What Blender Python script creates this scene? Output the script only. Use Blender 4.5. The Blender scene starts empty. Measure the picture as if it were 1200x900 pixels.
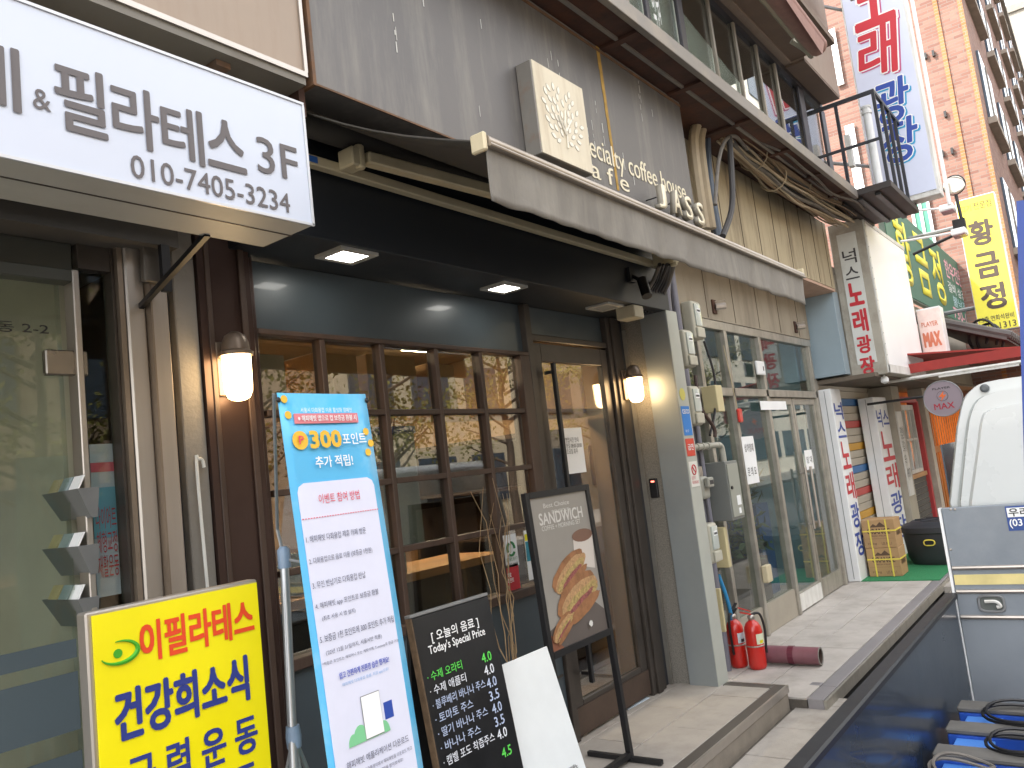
import bpy, bmesh, math, random
import numpy as np
from mathutils import Vector, Matrix
random.seed(7)
S = bpy.context.scene
C = S.collection

# ---------------------------------------------------------------- camera
YAW, PIT, ROL, FPX = 0.63794511, 0.11313183, -0.11715237, 944.07565
cf = Vector((math.cos(PIT)*math.cos(YAW), math.cos(PIT)*math.sin(YAW), math.sin(PIT)))
cr0 = cf.cross(Vector((0,0,1))).normalized(); cu0 = cr0.cross(cf)
cR = cr0*math.cos(ROL)+cu0*math.sin(ROL); cU = cu0*math.cos(ROL)-cr0*math.sin(ROL)
CAM = Vector((0,0,1.6))
cd = bpy.data.cameras.new('camera'); cam = bpy.data.objects.new('camera', cd); C.objects.link(cam)
cam.matrix_world = Matrix.Translation(CAM) @ Matrix((cR, cU, -cf)).transposed().to_4x4()
cd.sensor_width = 36; cd.lens = FPX/1200*36; cd.clip_start = .03; cd.clip_end = 1500
S.camera = cam
S.render.resolution_x, S.render.resolution_y = 1024, 768

# ---------------------------------------------------------------- light
SUN_EL, SUN_AZ = math.radians(42), math.radians(146)      # azimuth of the sun, counter-clockwise from +X
w = bpy.data.worlds.new('World'); S.world = w; w.use_nodes = True
nt = w.node_tree; bg = nt.nodes['Background']
sky = nt.nodes.new('ShaderNodeTexSky'); sky.sky_type = 'NISHITA'; sky.sun_disc = False
sky.sun_elevation = SUN_EL; sky.sun_rotation = math.radians(90)-SUN_AZ
sky.dust_density = 3.0; sky.air_density = 1.0; sky.ozone_density = 1.0
veil = nt.nodes.new('ShaderNodeMix'); veil.data_type = 'RGBA'; veil.inputs[0].default_value = .6     # thin bright high cloud over the blue
veil.inputs[7].default_value = (7.5, 7.3, 7.0, 1)
nt.links.new(sky.outputs[0], veil.inputs[6]); nt.links.new(veil.outputs[2], bg.inputs[0]); bg.inputs[1].default_value = .15
sd = bpy.data.lights.new('sun', 'SUN'); sd.energy = 2.0; sd.angle = math.radians(.5); sd.color = (1, .955, .89)
so = bpy.data.objects.new('sun', sd); C.objects.link(so)
sv = Vector((math.cos(SUN_EL)*math.cos(SUN_AZ), math.cos(SUN_EL)*math.sin(SUN_AZ), math.sin(SUN_EL)))
so.rotation_euler = sv.to_track_quat('Z', 'Y').to_euler(); so.location = (0,0,30)
S.view_settings.view_transform = 'Standard'; S.view_settings.look = 'None'; S.view_settings.gamma = 1
S.view_settings.exposure = 2.08
S.cycles.use_denoising = True; S.cycles.max_bounces = 8; S.cycles.transparent_max_bounces = 12
S.cycles.sample_clamp_indirect = 6

# ---------------------------------------------------------------- where things stand: sight lines met with real planes
def _ray(px, py): return cf*FPX + cR*(px-600) - cU*(py-450)
def onX(px, py, X): d = _ray(px,py); return CAM + d*((X-CAM.x)/d.x)
def onY(px, py, Y): d = _ray(px,py); return CAM + d*((Y-CAM.y)/d.y)
def onZ(px, py, Z): d = _ray(px,py); return CAM + d*((Z-CAM.z)/d.z)

# ---------------------------------------------------------------- materials
def hx(h):
    h = h.lstrip('#'); c = [int(h[i:i+2],16)/255 for i in (0,2,4)]
    return tuple(x/12.92 if x <= .04045 else ((x+.055)/1.055)**2.4 for x in c)
MATS = {}
def mat(name, col, rough=.6, metal=0, var=.15, scale=6, bump=.0, bscale=60, streak=0, dirt=None, dirt_amt=.5, coat=0, spec=.5, dscale=2.5, stretch=(1,1,1)):
    if name in MATS: return MATS[name]
    m = bpy.data.materials.new(name); m.use_nodes = True; n = m.node_tree.nodes; l = m.node_tree.links
    b = n['Principled BSDF']
    if isinstance(col, str): col = hx(col)
    b.inputs['Roughness'].default_value = rough; b.inputs['Metallic'].default_value = metal
    b.inputs['Coat Weight'].default_value = coat; b.inputs['Specular IOR Level'].default_value = spec
    g = n.new('ShaderNodeNewGeometry'); mp = n.new('ShaderNodeMapping'); l.new(g.outputs['Position'], mp.inputs[0])
    mp.inputs['Scale'].default_value = stretch
    no = n.new('ShaderNodeTexNoise'); no.inputs['Scale'].default_value = scale; no.inputs['Detail'].default_value = 6
    no.inputs['Roughness'].default_value = .62
    l.new(mp.outputs[0], no.inputs[0])
    rmp = n.new('ShaderNodeMapRange'); rmp.inputs[1].default_value = .3; rmp.inputs[2].default_value = .7
    rmp.inputs[3].default_value = 1-var; rmp.inputs[4].default_value = 1+var
    l.new(no.outputs[0], rmp.inputs[0])
    mu = n.new('ShaderNodeVectorMath'); mu.operation = 'SCALE'; mu.inputs[0].default_value = col
    l.new(rmp.outputs[0], mu.inputs['Scale']); out = mu.outputs[0]
    if dirt is not None:
        if isinstance(dirt, str): dirt = hx(dirt)
        m2 = n.new('ShaderNodeMapping'); l.new(g.outputs['Position'], m2.inputs[0])
        m2.inputs['Scale'].default_value = (1,1,.13) if streak else (1,1,1)
        n2 = n.new('ShaderNodeTexNoise'); n2.inputs['Scale'].default_value = dscale*(4 if streak else 1); n2.inputs['Detail'].default_value = 8
        n2.inputs['Roughness'].default_value = .7; l.new(m2.outputs[0], n2.inputs[0])
        r2 = n.new('ShaderNodeMapRange'); r2.inputs[1].default_value = .48; r2.inputs[2].default_value = .72; r2.inputs[4].default_value = dirt_amt
        l.new(n2.outputs[0], r2.inputs[0])
        mx = n.new('ShaderNodeMix'); mx.data_type = 'RGBA'; l.new(r2.outputs[0], mx.inputs[0]); l.new(out, mx.inputs[6]); mx.inputs[7].default_value = (*dirt, 1)
        out = mx.outputs[2]
    l.new(out, b.inputs['Base Color'])
    rr = n.new('ShaderNodeMapRange'); rr.inputs[3].default_value = max(0,rough-.08); rr.inputs[4].default_value = min(1,rough+.1)
    l.new(no.outputs[0], rr.inputs[0]); l.new(rr.outputs[0], b.inputs['Roughness'])
    if bump:
        n3 = n.new('ShaderNodeTexNoise'); n3.inputs['Scale'].default_value = bscale; n3.inputs['Detail'].default_value = 5
        l.new(mp.outputs[0], n3.inputs[0])
        bp = n.new('ShaderNodeBump'); bp.inputs['Strength'].default_value = bump; bp.inputs['Distance'].default_value = .01
        l.new(n3.outputs[0], bp.inputs['Height']); l.new(bp.outputs[0], b.inputs['Normal'])
    MATS[name] = m; return m
def plain(name, col, rough=.5, metal=0): return mat(name, col, rough, metal, var=.04)
def emit(name, col, s):
    if name in MATS: return MATS[name]
    m = bpy.data.materials.new(name); m.use_nodes = True; b = m.node_tree.nodes['Principled BSDF']
    c = hx(col) if isinstance(col, str) else col
    b.inputs['Base Color'].default_value = (*c,1); b.inputs['Emission Color'].default_value = (*c,1); b.inputs['Emission Strength'].default_value = s
    MATS[name] = m; return m
def glass(name, tint=(.9,.93,.9), k=1.4, base=.0, rough=.0):
    m = bpy.data.materials.new(name); m.use_nodes = True; n = m.node_tree.nodes; l = m.node_tree.links
    n.remove(n['Principled BSDF']); o = n['Material Output']
    t = n.new('ShaderNodeBsdfTransparent'); t.inputs[0].default_value = (*tint,1)
    gl = n.new('ShaderNodeBsdfGlossy'); gl.inputs['Roughness'].default_value = rough
    lw = n.new('ShaderNodeLayerWeight'); lw.inputs[0].default_value = .5
    fr = n.new('ShaderNodeMath'); fr.operation = 'POWER'; fr.inputs[1].default_value = 4.0; l.new(lw.outputs['Facing'], fr.inputs[0])
    ma = n.new('ShaderNodeMath'); ma.operation = 'MULTIPLY_ADD'; ma.inputs[1].default_value = .9; ma.inputs[2].default_value = .04*k+base; ma.use_clamp = True
    l.new(fr.outputs[0], ma.inputs[0]); mx = n.new('ShaderNodeMixShader'); l.new(ma.outputs[0], mx.inputs[0]); l.new(t.outputs[0], mx.inputs[1]); l.new(gl.outputs[0], mx.inputs[2])
    l.new(mx.outputs[0], o.inputs[0]); MATS[name] = m; return m

G_CAFE = glass('cafe_glass', (.80,.82,.79), 2.2, .05)
G_UP = glass('upper_glass', (.90,.95,.93), 2.4, .12)
G_SHOP = glass('shop_glass', (.85,.89,.86), 1.0, .0)
BLK = plain('black_paint', '#1b1b1d', .45)
DKGREY = mat('dark_frame_paint', '#47413c', .4, .3, .18, 9, .05)
NAVYPAN = mat('charcoal_panel', '#485258', .38, .1, .1, 2, .03, 40, coat=.15)
BROWNM = mat('brown_metal_panel', '#44342f', .35, .5, .15, 3)
BROWNWD = mat('dark_brown_wood', '#45352c', .5, 0, .3, 12, .1, 80, stretch=(1,1,.25))
STEEL = mat('brushed_steel', '#b5aea6', .36, .75, .10, 8, stretch=(1,1,.05))
ALU = mat('dull_aluminium', '#b0aca2', .42, .65, .15, 10, dirt='#6b6156', dirt_amt=.5, streak=1)
WHITE = mat('white_paint', '#e4e6e6', .4, 0, .05, 4)
WHITED = mat('weathered_white', '#d4d4cf', .5, 0, .08, 4, dirt='#8d8474', dirt_amt=.45, streak=1)
CREAM = mat('cream_metal', '#cbbf9f', .4, .1, .08, 6, dirt='#8a7a58', dirt_amt=.4)
GREYMET = mat('grey_metal', '#87898a', .45, .4, .1, 6)
FASCIA = mat('weathered_steel_fascia', '#676564', .5, .3, .12, 1.2, .04, 30, streak=1, dirt='#8f8c84', dirt_amt=.55, dscale=2.2)
TANWALL = mat('stained_tan_panel', '#ab9e82', .7, 0, .14, 1.2, .1, 40, streak=1, dirt='#5f503d', dirt_amt=.8, dscale=1.6)
BEIGEP = mat('beige_panel', '#9c8c7c', .5, .1, .06, 2, streak=1, dirt='#8a7462', dirt_amt=.45)
RUST = mat('rust_edge', '#6e5038', .8, 0, .35, 9, .2, dirt='#5d5a56', dirt_amt=.8, dscale=6)
RUSTY = mat('rusty_brown_steel', '#4a332a', .7, .2, .3, 5, .2, 30, dirt='#7a4526', dirt_amt=.5, dscale=3)
CONC = mat('concrete', '#8b8780', .85, 0, .14, 5, .3, 60, dirt='#5c564d', dirt_amt=.45)
GRANITE = mat('speckled_granite', '#807c74', .5, 0, .45, 160, .05)
TILE = mat('grey_stone_tile', '#a39c93', .65, 0, .1, 5, .12, 90, dirt='#7d766e', dirt_amt=.45, dscale=4)
TILE2 = mat('pale_paving_slab', '#b5afa8', .75, 0, .12, 4, .25, 110, dirt='#857c72', dirt_amt=.55, dscale=3)
TILE3 = mat('worn_paving_slab', '#a8a29a', .8, 0, .14, 5, .3, 110, dirt='#6e675d', dirt_amt=.5, dscale=3)
ASPH = mat('asphalt', (.05,.05,.052), .9, 0, .25, 12, .5, 200)
JOINT = mat('joint_dirt', '#5a544c', .95, 0, .2, 20, .3)
RED = plain('red_print', '#c22c38'); REDP = mat('red_paint', '#c8281f', .3, 0, .05, coat=.4)
BLUEP = mat('blue_paint', '#2a56b8', .35, 0, .12, 7, .05, dirt='#27406f', dirt_amt=.5)
INK = plain('dark_ink', '#3b3a3c'); INKB = plain('navy_ink', '#26336f'); INKW = plain('white_ink', '#eef0f0')
YEL = plain('yellow_print', '#e4d808', .35); GRNP = plain('green_print', '#3c9a22')
ORANGEW = mat('warm_plaster', '#94734f', .7, 0, .12, 2)
WOODL = mat('light_wood', '#b98a58', .5, 0, .25, 6, .05, stretch=(.3,.3,1))

# ---------------------------------------------------------------- mesh tools
class Fr:                                                       # a flat frame: origin, right, up, outward
    def __init__(s, o, ex=(1,0,0), ey=(0,0,1)):
        s.o = Vector(o); s.ex = Vector(ex).normalized(); s.ey = Vector(ey).normalized(); s.n = s.ex.cross(s.ey).normalized()
    def p(s, u, v, d=0): return s.o + s.ex*u + s.ey*v + s.n*d
def front(x, y, z): return Fr((x,y,z))
def side(x, y, z): return Fr((x,y,z), (0,-1,0), (0,0,1))
class MB:
    def __init__(s): s.b = bmesh.new()
    def hexa(s, P):
        v = [s.b.verts.new(p) for p in P]
        for f in ((0,3,2,1),(4,5,6,7),(0,1,5,4),(1,2,6,5),(2,3,7,6),(3,0,4,7)): s.b.faces.new([v[i] for i in f])
        return s
    def box(s, x0,x1,y0,y1,z0,z1):
        return s.hexa([(x0,y0,z0),(x1,y0,z0),(x1,y1,z0),(x0,y1,z0),(x0,y0,z1),(x1,y0,z1),(x1,y1,z1),(x0,y1,z1)])
    def fb(s, f, u0,u1,v0,v1,d0,d1):
        return s.hexa([f.p(u0,v0,d0),f.p(u1,v0,d0),f.p(u1,v1,d0),f.p(u0,v1,d0),f.p(u0,v0,d1),f.p(u1,v0,d1),f.p(u1,v1,d1),f.p(u0,v1,d1)])
    def quad(s, *P): s.b.faces.new([s.b.verts.new(p) for p in P]); return s
    def rings(s, R, caps=True, close=True):
        V = [[s.b.verts.new(p) for p in r] for r in R]; n = len(V[0])
        for a, b in zip(V, V[1:]):
            for i in range(n if close else n-1):
                j = (i+1) % n; s.b.faces.new((a[i], a[j], b[j], b[i]))
        if caps: s.b.faces.new(V[0][::-1]); s.b.faces.new(V[-1])
        return s
    def tube(s, pts, r, n=8, caps=True):
        pts = [Vector(p) for p in pts]; R = []; up = None
        rr = r if isinstance(r, (list,tuple)) else [r]*len(pts)
        for i, p in enumerate(pts):
            d = (pts[min(i+1,len(pts)-1)]-pts[max(i-1,0)]).normalized()
            if up is None: up = d.orthogonal().normalized()
            up = (up - d*up.dot(d)).normalized(); b = d.cross(up)
            R.append([p + (up*math.cos(a)+b*math.sin(a))*rr[i] for a in [2*math.pi*k/n for k in range(n)]])
        return s.rings(R, caps)
    def lathe(s, c, prof, n=16, axis=(0,0,1)):
        ax = Vector(axis).normalized(); u = ax.orthogonal().normalized(); v = ax.cross(u); c = Vector(c)
        return s.rings([[c+ax*h+(u*math.cos(2*math.pi*k/n)+v*math.sin(2*math.pi*k/n))*max(r,1e-4) for k in range(n)] for r, h in prof])
    def prism(s, poly, vec):
        vec = Vector(vec); return s.rings([[Vector(p) for p in poly], [Vector(p)+vec for p in poly]])
    def fpoly(s, f, uv, d0, d1): return s.rings([[f.p(u,v,d0) for u,v in uv],[f.p(u,v,d1) for u,v in uv]])
def rootof(o):
    while o.parent: o = o.parent
    return o
def tag(o, label=None, cat=None, group=None, kind=None):
    if label: o['label'] = label
    if cat: o['category'] = cat
    if group: o['group'] = group
    if kind: o['kind'] = kind
    return o
def thing(name, label, cat, loc=(0,0,0), group=None):
    o = bpy.data.objects.new(name, None); C.objects.link(o); o.location = loc; o.empty_display_size = .1
    return tag(o, label, cat, group)
def finish(o, me, parent):
    off = Vector((0,0,0))
    if parent is not None: off = Vector(rootof(parent).location); o.parent = parent
    if off.length: me.transform(Matrix.Translation(-off))
def part(name, mb, m, parent=None, bev=0, smooth=False, kind=None, label=None, segs=1):
    b = mb.b
    bmesh.ops.recalc_face_normals(b, faces=b.faces)
    if bev:
        ed = [e for e in b.edges if len(e.link_faces) == 2 and e.calc_face_angle(0) > .6]
        if ed: bmesh.ops.bevel(b, geom=ed, offset=bev, segments=segs, affect='EDGES', profile=.6, clamp_overlap=True)
    me = bpy.data.meshes.new(name); b.to_mesh(me); b.free()
    if smooth:
        me.polygons.foreach_set('use_smooth', [True]*len(me.polygons))
        me.set_sharp_from_angle(angle=math.radians(40))
    me.materials.append(m)
    o = bpy.data.objects.new(name, me); C.objects.link(o)
    if parent is None:                                            # a thing that is one mesh: put its origin at its base
        co = np.array([v.co[:] for v in me.vertices]); c = Vector(((co[:,0].min()+co[:,0].max())/2, (co[:,1].min()+co[:,1].max())/2, co[:,2].min()))
        me.transform(Matrix.Translation(-c)); o.location = c
    else: finish(o, me, parent)
    return tag(o, label, None, None, kind)
TCU = [bpy.data.curves.new('t', 'FONT')]; TCU.append(bpy.data.objects.new('t', TCU[0]))     # one text curve reused for all print
def text(name, s, f, u, v, wd, ht, m, parent, bold=0., d=.002, ext=0., rot=0, shear=0, res=3, bend=None, spacing=1):
    cu = TCU[0]; cu.body = s; cu.size = 1; cu.resolution_u = res; cu.offset = bold if ext else 0; cu.shear = shear
    cu.space_character = spacing; cu.extrude = 0
    me = bpy.data.meshes.new_from_object(TCU[1]); me.name = name
    n = len(me.vertices); co = np.empty(n*3); me.vertices.foreach_get('co', co); co = co.reshape(-1,3)
    x0,y0 = co[:,0].min(), co[:,1].min(); x1,y1 = co[:,0].max(), co[:,1].max()
    if wd is None: wd = (x1-x0)/(y1-y0)*ht
    a = u+(co[:,0]-x0)/max(x1-x0,1e-6)*wd; b = v+(co[:,1]-y0)/max(y1-y0,1e-6)*ht
    P = np.array(f.o)+a[:,None]*np.array(f.ex)+b[:,None]*np.array(f.ey)+np.array(f.n)*d
    me.vertices.foreach_set('co', P.ravel()); me.update()
    if bold and not ext:                                          # thicker strokes: the same glyphs laid a hair apart in a small ring
        bm = bmesh.new(); bm.from_mesh(me); k_ = ht/max(y1-y0,1e-6); n_ = 8 if ht > .09 else 4
        src = bm.faces[:]
        for q in range(n_):
            a_ = 2*math.pi*(q+.5)/n_; r_ = bmesh.ops.duplicate(bm, geom=src)
            bmesh.ops.translate(bm, vec=f.ex*(math.cos(a_)*bold*k_)+f.ey*(math.sin(a_)*bold*k_)+f.n*(.00018*(q+1)), verts=[g for g in r_['geom'] if isinstance(g, bmesh.types.BMVert)])
        bm.to_mesh(me); bm.free()
    if ext:
        bm = bmesh.new(); bm.from_mesh(me); r = bmesh.ops.extrude_face_region(bm, geom=bm.faces[:])
        bmesh.ops.translate(bm, vec=f.n*ext, verts=[g for g in r['geom'] if isinstance(g, bmesh.types.BMVert)])
        bmesh.ops.recalc_face_normals(bm, faces=bm.faces); bm.to_mesh(me); bm.free()
    me.materials.clear(); me.materials.append(m)
    o = bpy.data.objects.new(name, me); C.objects.link(o)
    if parent is not None: finish(o, me, parent)
    return o
def copy_tree(o, parent=None):
    c = o.copy(); C.objects.link(c)
    if parent is not None: c.parent = parent
    for ch in [x for x in C.objects if x.parent == o]: copy_tree(ch, c)
    return c
def cat_rom(P, k=6):
    P = [Vector(p) for p in P]; Q = [P[0]]+P+[P[-1]]; out = []
    for i in range(1, len(Q)-2):
        a,b,c,d = Q[i-1:i+3]
        for j in range(k):
            t = j/k; out.append(.5*((2*b)+(c-a)*t+(2*a-5*b+4*c-d)*t*t+(3*b-a-3*c+d)*t**3))
    return out+[P[-1]]
def shared(name, me, m, parent, loc):
    o = bpy.data.objects.new(name, me); C.objects.link(o); o.location = loc
    if parent is not None: o.parent = parent
    return o

# ================================================================ SETTING: ground
tag(part('ground', MB().quad((-300,-300,-.14),(300,-300,-.14),(300,300,-.14),(-300,300,-.14)), ASPH), kind='structure')
road = tag(part('road', MB().box(-60,140,-7.2,.85,-.136,-.12), ASPH), kind='structure')
tag(part('kerb', MB().box(-60,9.0,.85,.99,-.135,.0), CONC, bev=.012), kind='structure')
pav = tag(part('pavement', MB().box(-60,5.3,.994,2.7,-.1,-.012), JOINT), kind='structure')
def tiles(parent, x0,x1,y0,y1,z,tx,ty,h,m,stag=.5,gap=.006,rnd=.0015):
    r = 0; meshes = {}
    y = y0
    while y < y1-.01:
        yy = min(y+ty, y1); x = x0-(tx*stag if r % 2 else 0)
        while x < x1-.01:
            a, b = max(x,x0), min(x+tx, x1)
            if b-a > .02:
                key = (round(b-a,3), round(yy-y,3), random.randrange(2))
                if key not in meshes:
                    mb = MB().box(gap/2,b-a-gap/2,gap/2,yy-y-gap/2,0,h); bb = mb.b; bmesh.ops.recalc_face_normals(bb, faces=bb.faces)
                    bmesh.ops.bevel(bb, geom=[e for e in bb.edges if all(v.co.z > h/2 for v in e.verts)], offset=.003, segments=1, affect='EDGES')
                    me = bpy.data.meshes.new('paving_slab'); bb.to_mesh(me); bb.free(); me.materials.append(m); meshes[key] = me
                o = shared('paving_slab', meshes[key], m, parent, Vector((a, y, z+random.uniform(-rnd,rnd)))-Vector(parent.location))
            x += tx
        y = yy; r += 1
tiles(pav, -.3, 5.28, 1.0, 1.87, -.014, .45, .29, .014, TILE3)
slab = tag(part('raised_pavement', MB().box(5.02,30,1.79,2.7,-.02,.048), JOINT), kind='structure')
tiles(slab, 5.03, 9.3, 1.79, 2.1, .045, .62, .32, .015, TILE2)
tiles(slab, 5.03, 9.3, 2.1, 2.66, .045, .62, .285, .015, TILE2, stag=.5)
part('edging_strip', MB().box(5.30,9.9,1.69,1.785,-.02,.0605), mat('lilac_grey_strip','#8d8a8c',.5,.2,.1,6), slab, bev=.004)
part('edging_strip', MB().box(5.30,5.37,1.79,1.86,-.02,.0615).box(5.02,5.30,1.69,1.785,-.02,.0605), MATS['lilac_grey_strip'], slab, bev=.003)
part('edging_lip', MB().box(5.02,9.9,1.672,1.688,-.02,.052), ALU, slab)
tag(part('street_pavement', MB().box(9.0,60,.6,1.67,-.13,.02), TILE3), kind='structure')
plat = tag(part('porch_platform', MB().box(1.72,5.0,1.90,2.75,-.02,.12), CONC), kind='structure')
tiles(plat, 1.72, 4.93, 1.97, 2.66, .117, .60, .30, .018, TILE, stag=.5, gap=.005)
part('edge_strip', MB().box(1.72,4.995,1.90,1.968,.11,.1362), mat('dark_edge_strip','#5b5650',.5,.3,.15,9), plat, bev=.003)
part('edge_strip', MB().box(4.935,4.995,1.97,2.28,.11,.1362), MATS['dark_edge_strip'], plat, bev=.003)
part('edge_lip', MB().box(1.72,5.0,1.885,1.899,.095,.138).box(4.997,5.01,1.885,2.28,.095,.138), STEEL, plat)
part('front_face', MB().box(1.72,4.99,1.889,1.898,-.01,.094), mat('platform_riser','#8b8276',.7,0,.15,8,.1), plat)
tag(part('green_mat', MB().box(9.12,12.5,1.72,2.5,.061,.071), mat('green_turf_mat','#2c7f50',.9,0,.2,80,.4,300)), 'green artificial turf mat on the pavement under the strapped boxes', 'mat')

# ================================================================ CAFE FRONT
W = 2.65
cafe = thing('cafe_shopfront', 'dark grey cafe front with small paned window and glass door under a flat soffit', 'shopfront', (1.7,W,.13))
XL, XR = 1.86, 4.92
part('soffit', MB().box(1.77,4.95,2.285,2.70,2.57,3.0), mat('black_soffit','#24282d',.45,.1,.1,2), cafe, bev=.003)
part('steel_fascia', MB().box(1.775,4.93,2.0,2.30,3.004,3.935), FASCIA, cafe, bev=.004)
part('rust_trim', MB().box(1.765,1.779,1.996,2.30,2.998,3.94).box(1.775,4.932,1.997,2.005,3.90,3.918).box(1.78,4.93,1.9975,2.003,3.0,3.007), RUST, cafe)
fy = front(0,2.0,0)
st = MB()
p = onY(701,62,2.0)
for k in range(6):
    st.fb(fy, p.x-.02+.004*k, p.x+.015+.002*k, 3.93-(k+1)*.14, 3.93-k*.14, .001, .0022)
part('rust_streak', st, mat('ochre_rust_run','#a5843f',.8,0,.3,15), cafe)
rk = MB()
for k in range(26):
    x = random.uniform(1.9,4.85); z = random.uniform(3.2,3.9); 
    for q in range(random.randint(1,4)):
        a = random.uniform(.01,.06); rk.fb(fy, x, x+random.uniform(.002,.006), z-a, z, .001, .002); z -= a+random.uniform(.01,.06)
part('paint_drips', rk, plain('white_drip','#c9c9c4',.6), cafe)
part('lintel_panel', MB().box(1.865,3.745,2.64,2.70,2.285,2.568).box(3.755,4.62,2.642,2.70,2.40,2.568), NAVYPAN, cafe, bev=.002)
part('window_post', MB().box(1.862,1.90,2.60,2.70,.13,2.568), BROWNM, cafe, bev=.003)
# left brown clad pillar
part('clad_pillar', MB().box(1.66,1.858,2.56,2.8,.0,3.0), BROWNM, cafe, bev=.004)
part('pillar_rib', MB().box(1.80,1.825,2.548,2.558,.1,2.99).box(1.655,1.675,2.545,2.558,.1,2.99), BROWNWD, cafe, bev=.002)
# window
win = thing('x', None, None); bpy.data.objects.remove(win)
cx = [1.905, 2.22, 2.56, 2.925, 3.27, 3.61]; rz = [2.27, 1.95, 1.64, 1.335, 1.0]
fm = MB()
fm.box(1.90,3.70,2.60,2.70,2.262,2.284).box(3.615,3.70,2.60,2.70,1.02,2.262).box(1.90,3.70,2.585,2.70,.975,1.018)
winframe = part('window_frame', fm, BROWNWD, cafe, bev=.003)
for x in cx[1:-1]: part('muntin', MB().box(x-.014,x+.014,2.605,2.66,1.018,2.262), BROWNWD, winframe, bev=.003)
for z in rz[1:-1]:
    for a, b in zip(cx, cx[1:]): part('muntin', MB().box(a+.0145,b-.0145 if b<3.6 else b+.004,2.607,2.66,z-.013,z+.013), BROWNWD, winframe, bev=.003)
for a, b in zip(cx, cx[1:]):
    for z1, z0 in zip(rz, rz[1:]): part('pane', MB().box(a+.006,b-.006,2.634,2.639,z0+.004,z1-.004), G_CAFE, winframe)
part('kick_panel', MB().box(1.90,3.70,2.62,2.70,.135,.973), NAVYPAN, cafe, bev=.003)
part('panel_bead', MB().box(1.95,3.68,2.613,2.619,.50,.512).box(2.7,2.712,2.613,2.619,.14,.5), DKGREY, cafe)
# door
part('door_frame', MB().box(3.702,3.76,2.60,2.70,.135,2.568).box(4.615,4.66,2.60,2.70,.135,2.568).box(3.762,4.613,2.612,2.70,2.36,2.398), DKGREY, cafe, bev=.004)
door = part('door', MB().box(3.765,3.85,2.62,2.66,.15,2.35).box(4.53,4.61,2.62,2.66,.15,2.35).box(3.851,4.529,2.62,2.66,2.24,2.35).box(3.851,4.529,2.62,2.66,.15,.33), DKGREY, cafe, bev=.004)
part('pane', MB().box(3.852,4.528,2.638,2.643,.331,2.239), G_CAFE, door)
hd = onY(634,435,2.57)
part('handle', MB().box(3.855,3.88,2.545,2.57,.42,2.22).box(3.858,3.877,2.571,2.62,2.16,2.18).box(3.858,3.877,2.571,2.62,.46,.48), BLK, door, bev=.003)
part('door_plinth', MB().box(3.77,4.6,2.611,2.618,.155,.30), mat('worn_bronze_plate','#57483f',.4,.5,.2,7), door)
part('jamb', MB().box(4.662,4.72,2.585,2.70,.135,2.568).box(4.73,4.79,2.60,2.70,.135,2.568), DKGREY, cafe, bev=.003)
part('jamb_panel', MB().box(4.79,4.875,2.63,2.70,.135,2.568), mat('deep_navy_panel','#252830',.4,.1,.1,3), cafe)
part('jamb_trim', MB().box(4.876,4.884,2.60,2.64,.135,2.50), ALU, cafe)
part('granite_pier', MB().box(4.905,5.04,2.488,2.66,.06,2.565), GRANITE, cafe, bev=.002)
gp = mat('blue_grey_sheet','#8e9495',.38,.25,.08,2,.02,30); gp2 = mat('pale_grey_sheet','#b4b7ae',.45,.1,.08,3)
pil = part('sheet_pillar', MB().box(4.884,5.045,2.29,2.484,.062,2.575), gp, cafe, bev=.003)
part('pillar_front', MB().box(4.886,5.044,2.2855,2.2885,.064,2.574), gp2, pil)
# interior
inn = thing('cafe_interior', 'warm brown cafe room seen through the small panes behind the glass', 'room', (3.2,4.5,.13))
part('floor', MB().box(1.72,5.0,2.72,6.4,.10,.13), mat('brown_floor','#6d5543',.4,0,.1), inn)
part('ceiling', MB().box(1.72,5.0,2.72,6.4,2.58,2.66), mat('cream_ceiling','#a08c6c',.8), inn)
part('wall', MB().box(1.66,1.72,2.81,6.4,.0,2.66), ORANGEW, inn); part('wall', MB().box(5.05,5.1,2.72,6.4,.0,2.66), ORANGEW, inn)
part('wall', MB().box(1.72,5.0,6.4,6.5,.0,2.66), ORANGEW, inn)
for x, y in ((2.6,3.7),(4.1,3.7),(3.2,5.2)):  # unseen lamps added to brighten the cafe room
    t = thing('added_fill_lamp', 'added warm square fill lamp on the cafe ceiling %s' % {2.6:'nearest the left panes',4.1:'behind the glass door',3.2:'at the back of the room'}[x], 'lamp', (x,y,2.54))
    part('housing', MB().box(x-.16,x+.16,y-.16,y+.16,2.555,2.579), GREYMET, t); part('diffuser', MB().box(x-.14,x+.14,y-.14,y+.14,2.54,2.554), emit('warm_fill', (1,.78,.52), 36), t)
sh = thing('wall_shelf', 'long wooden shelf across the top of the cafe window inside, loaded with boxes', 'shelf', (2.7,2.95,1.98))
part('board', MB().box(1.75,4.98,2.80,3.15,1.96,1.985), WOODL, sh)
CARD = mat('cardboard','#a98357',.8,0,.12,5,.05); 
for i,(x0,x1,h,lab,mm) in enumerate([(1.98,2.2,.25,'white carton at the left end of the shelf inside the cafe window',mat('pale_box','#b9ad98',.6)),(2.36,2.62,.27,'second brown carton on the shelf inside the cafe window',CARD),(2.68,3.02,.28,'largest brown carton on the shelf inside the cafe window',CARD),(3.1,3.32,.25,'brown carton at the right end of the shelf inside the cafe window',CARD)]):
    o = part('carton', MB().box(x0,x1,2.84,3.1,1.986,1.986+h), mm, None, bev=.004); tag(o, lab, 'box')
tag(part('acrylic_box', MB().box(2.62,2.86,2.75,2.95,1.335,1.86), mat('milky_plastic','#8e9692',.25,0,.1,6)), 'milky grey storage bin with a blue lid behind the centre panes', 'bin')
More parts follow.
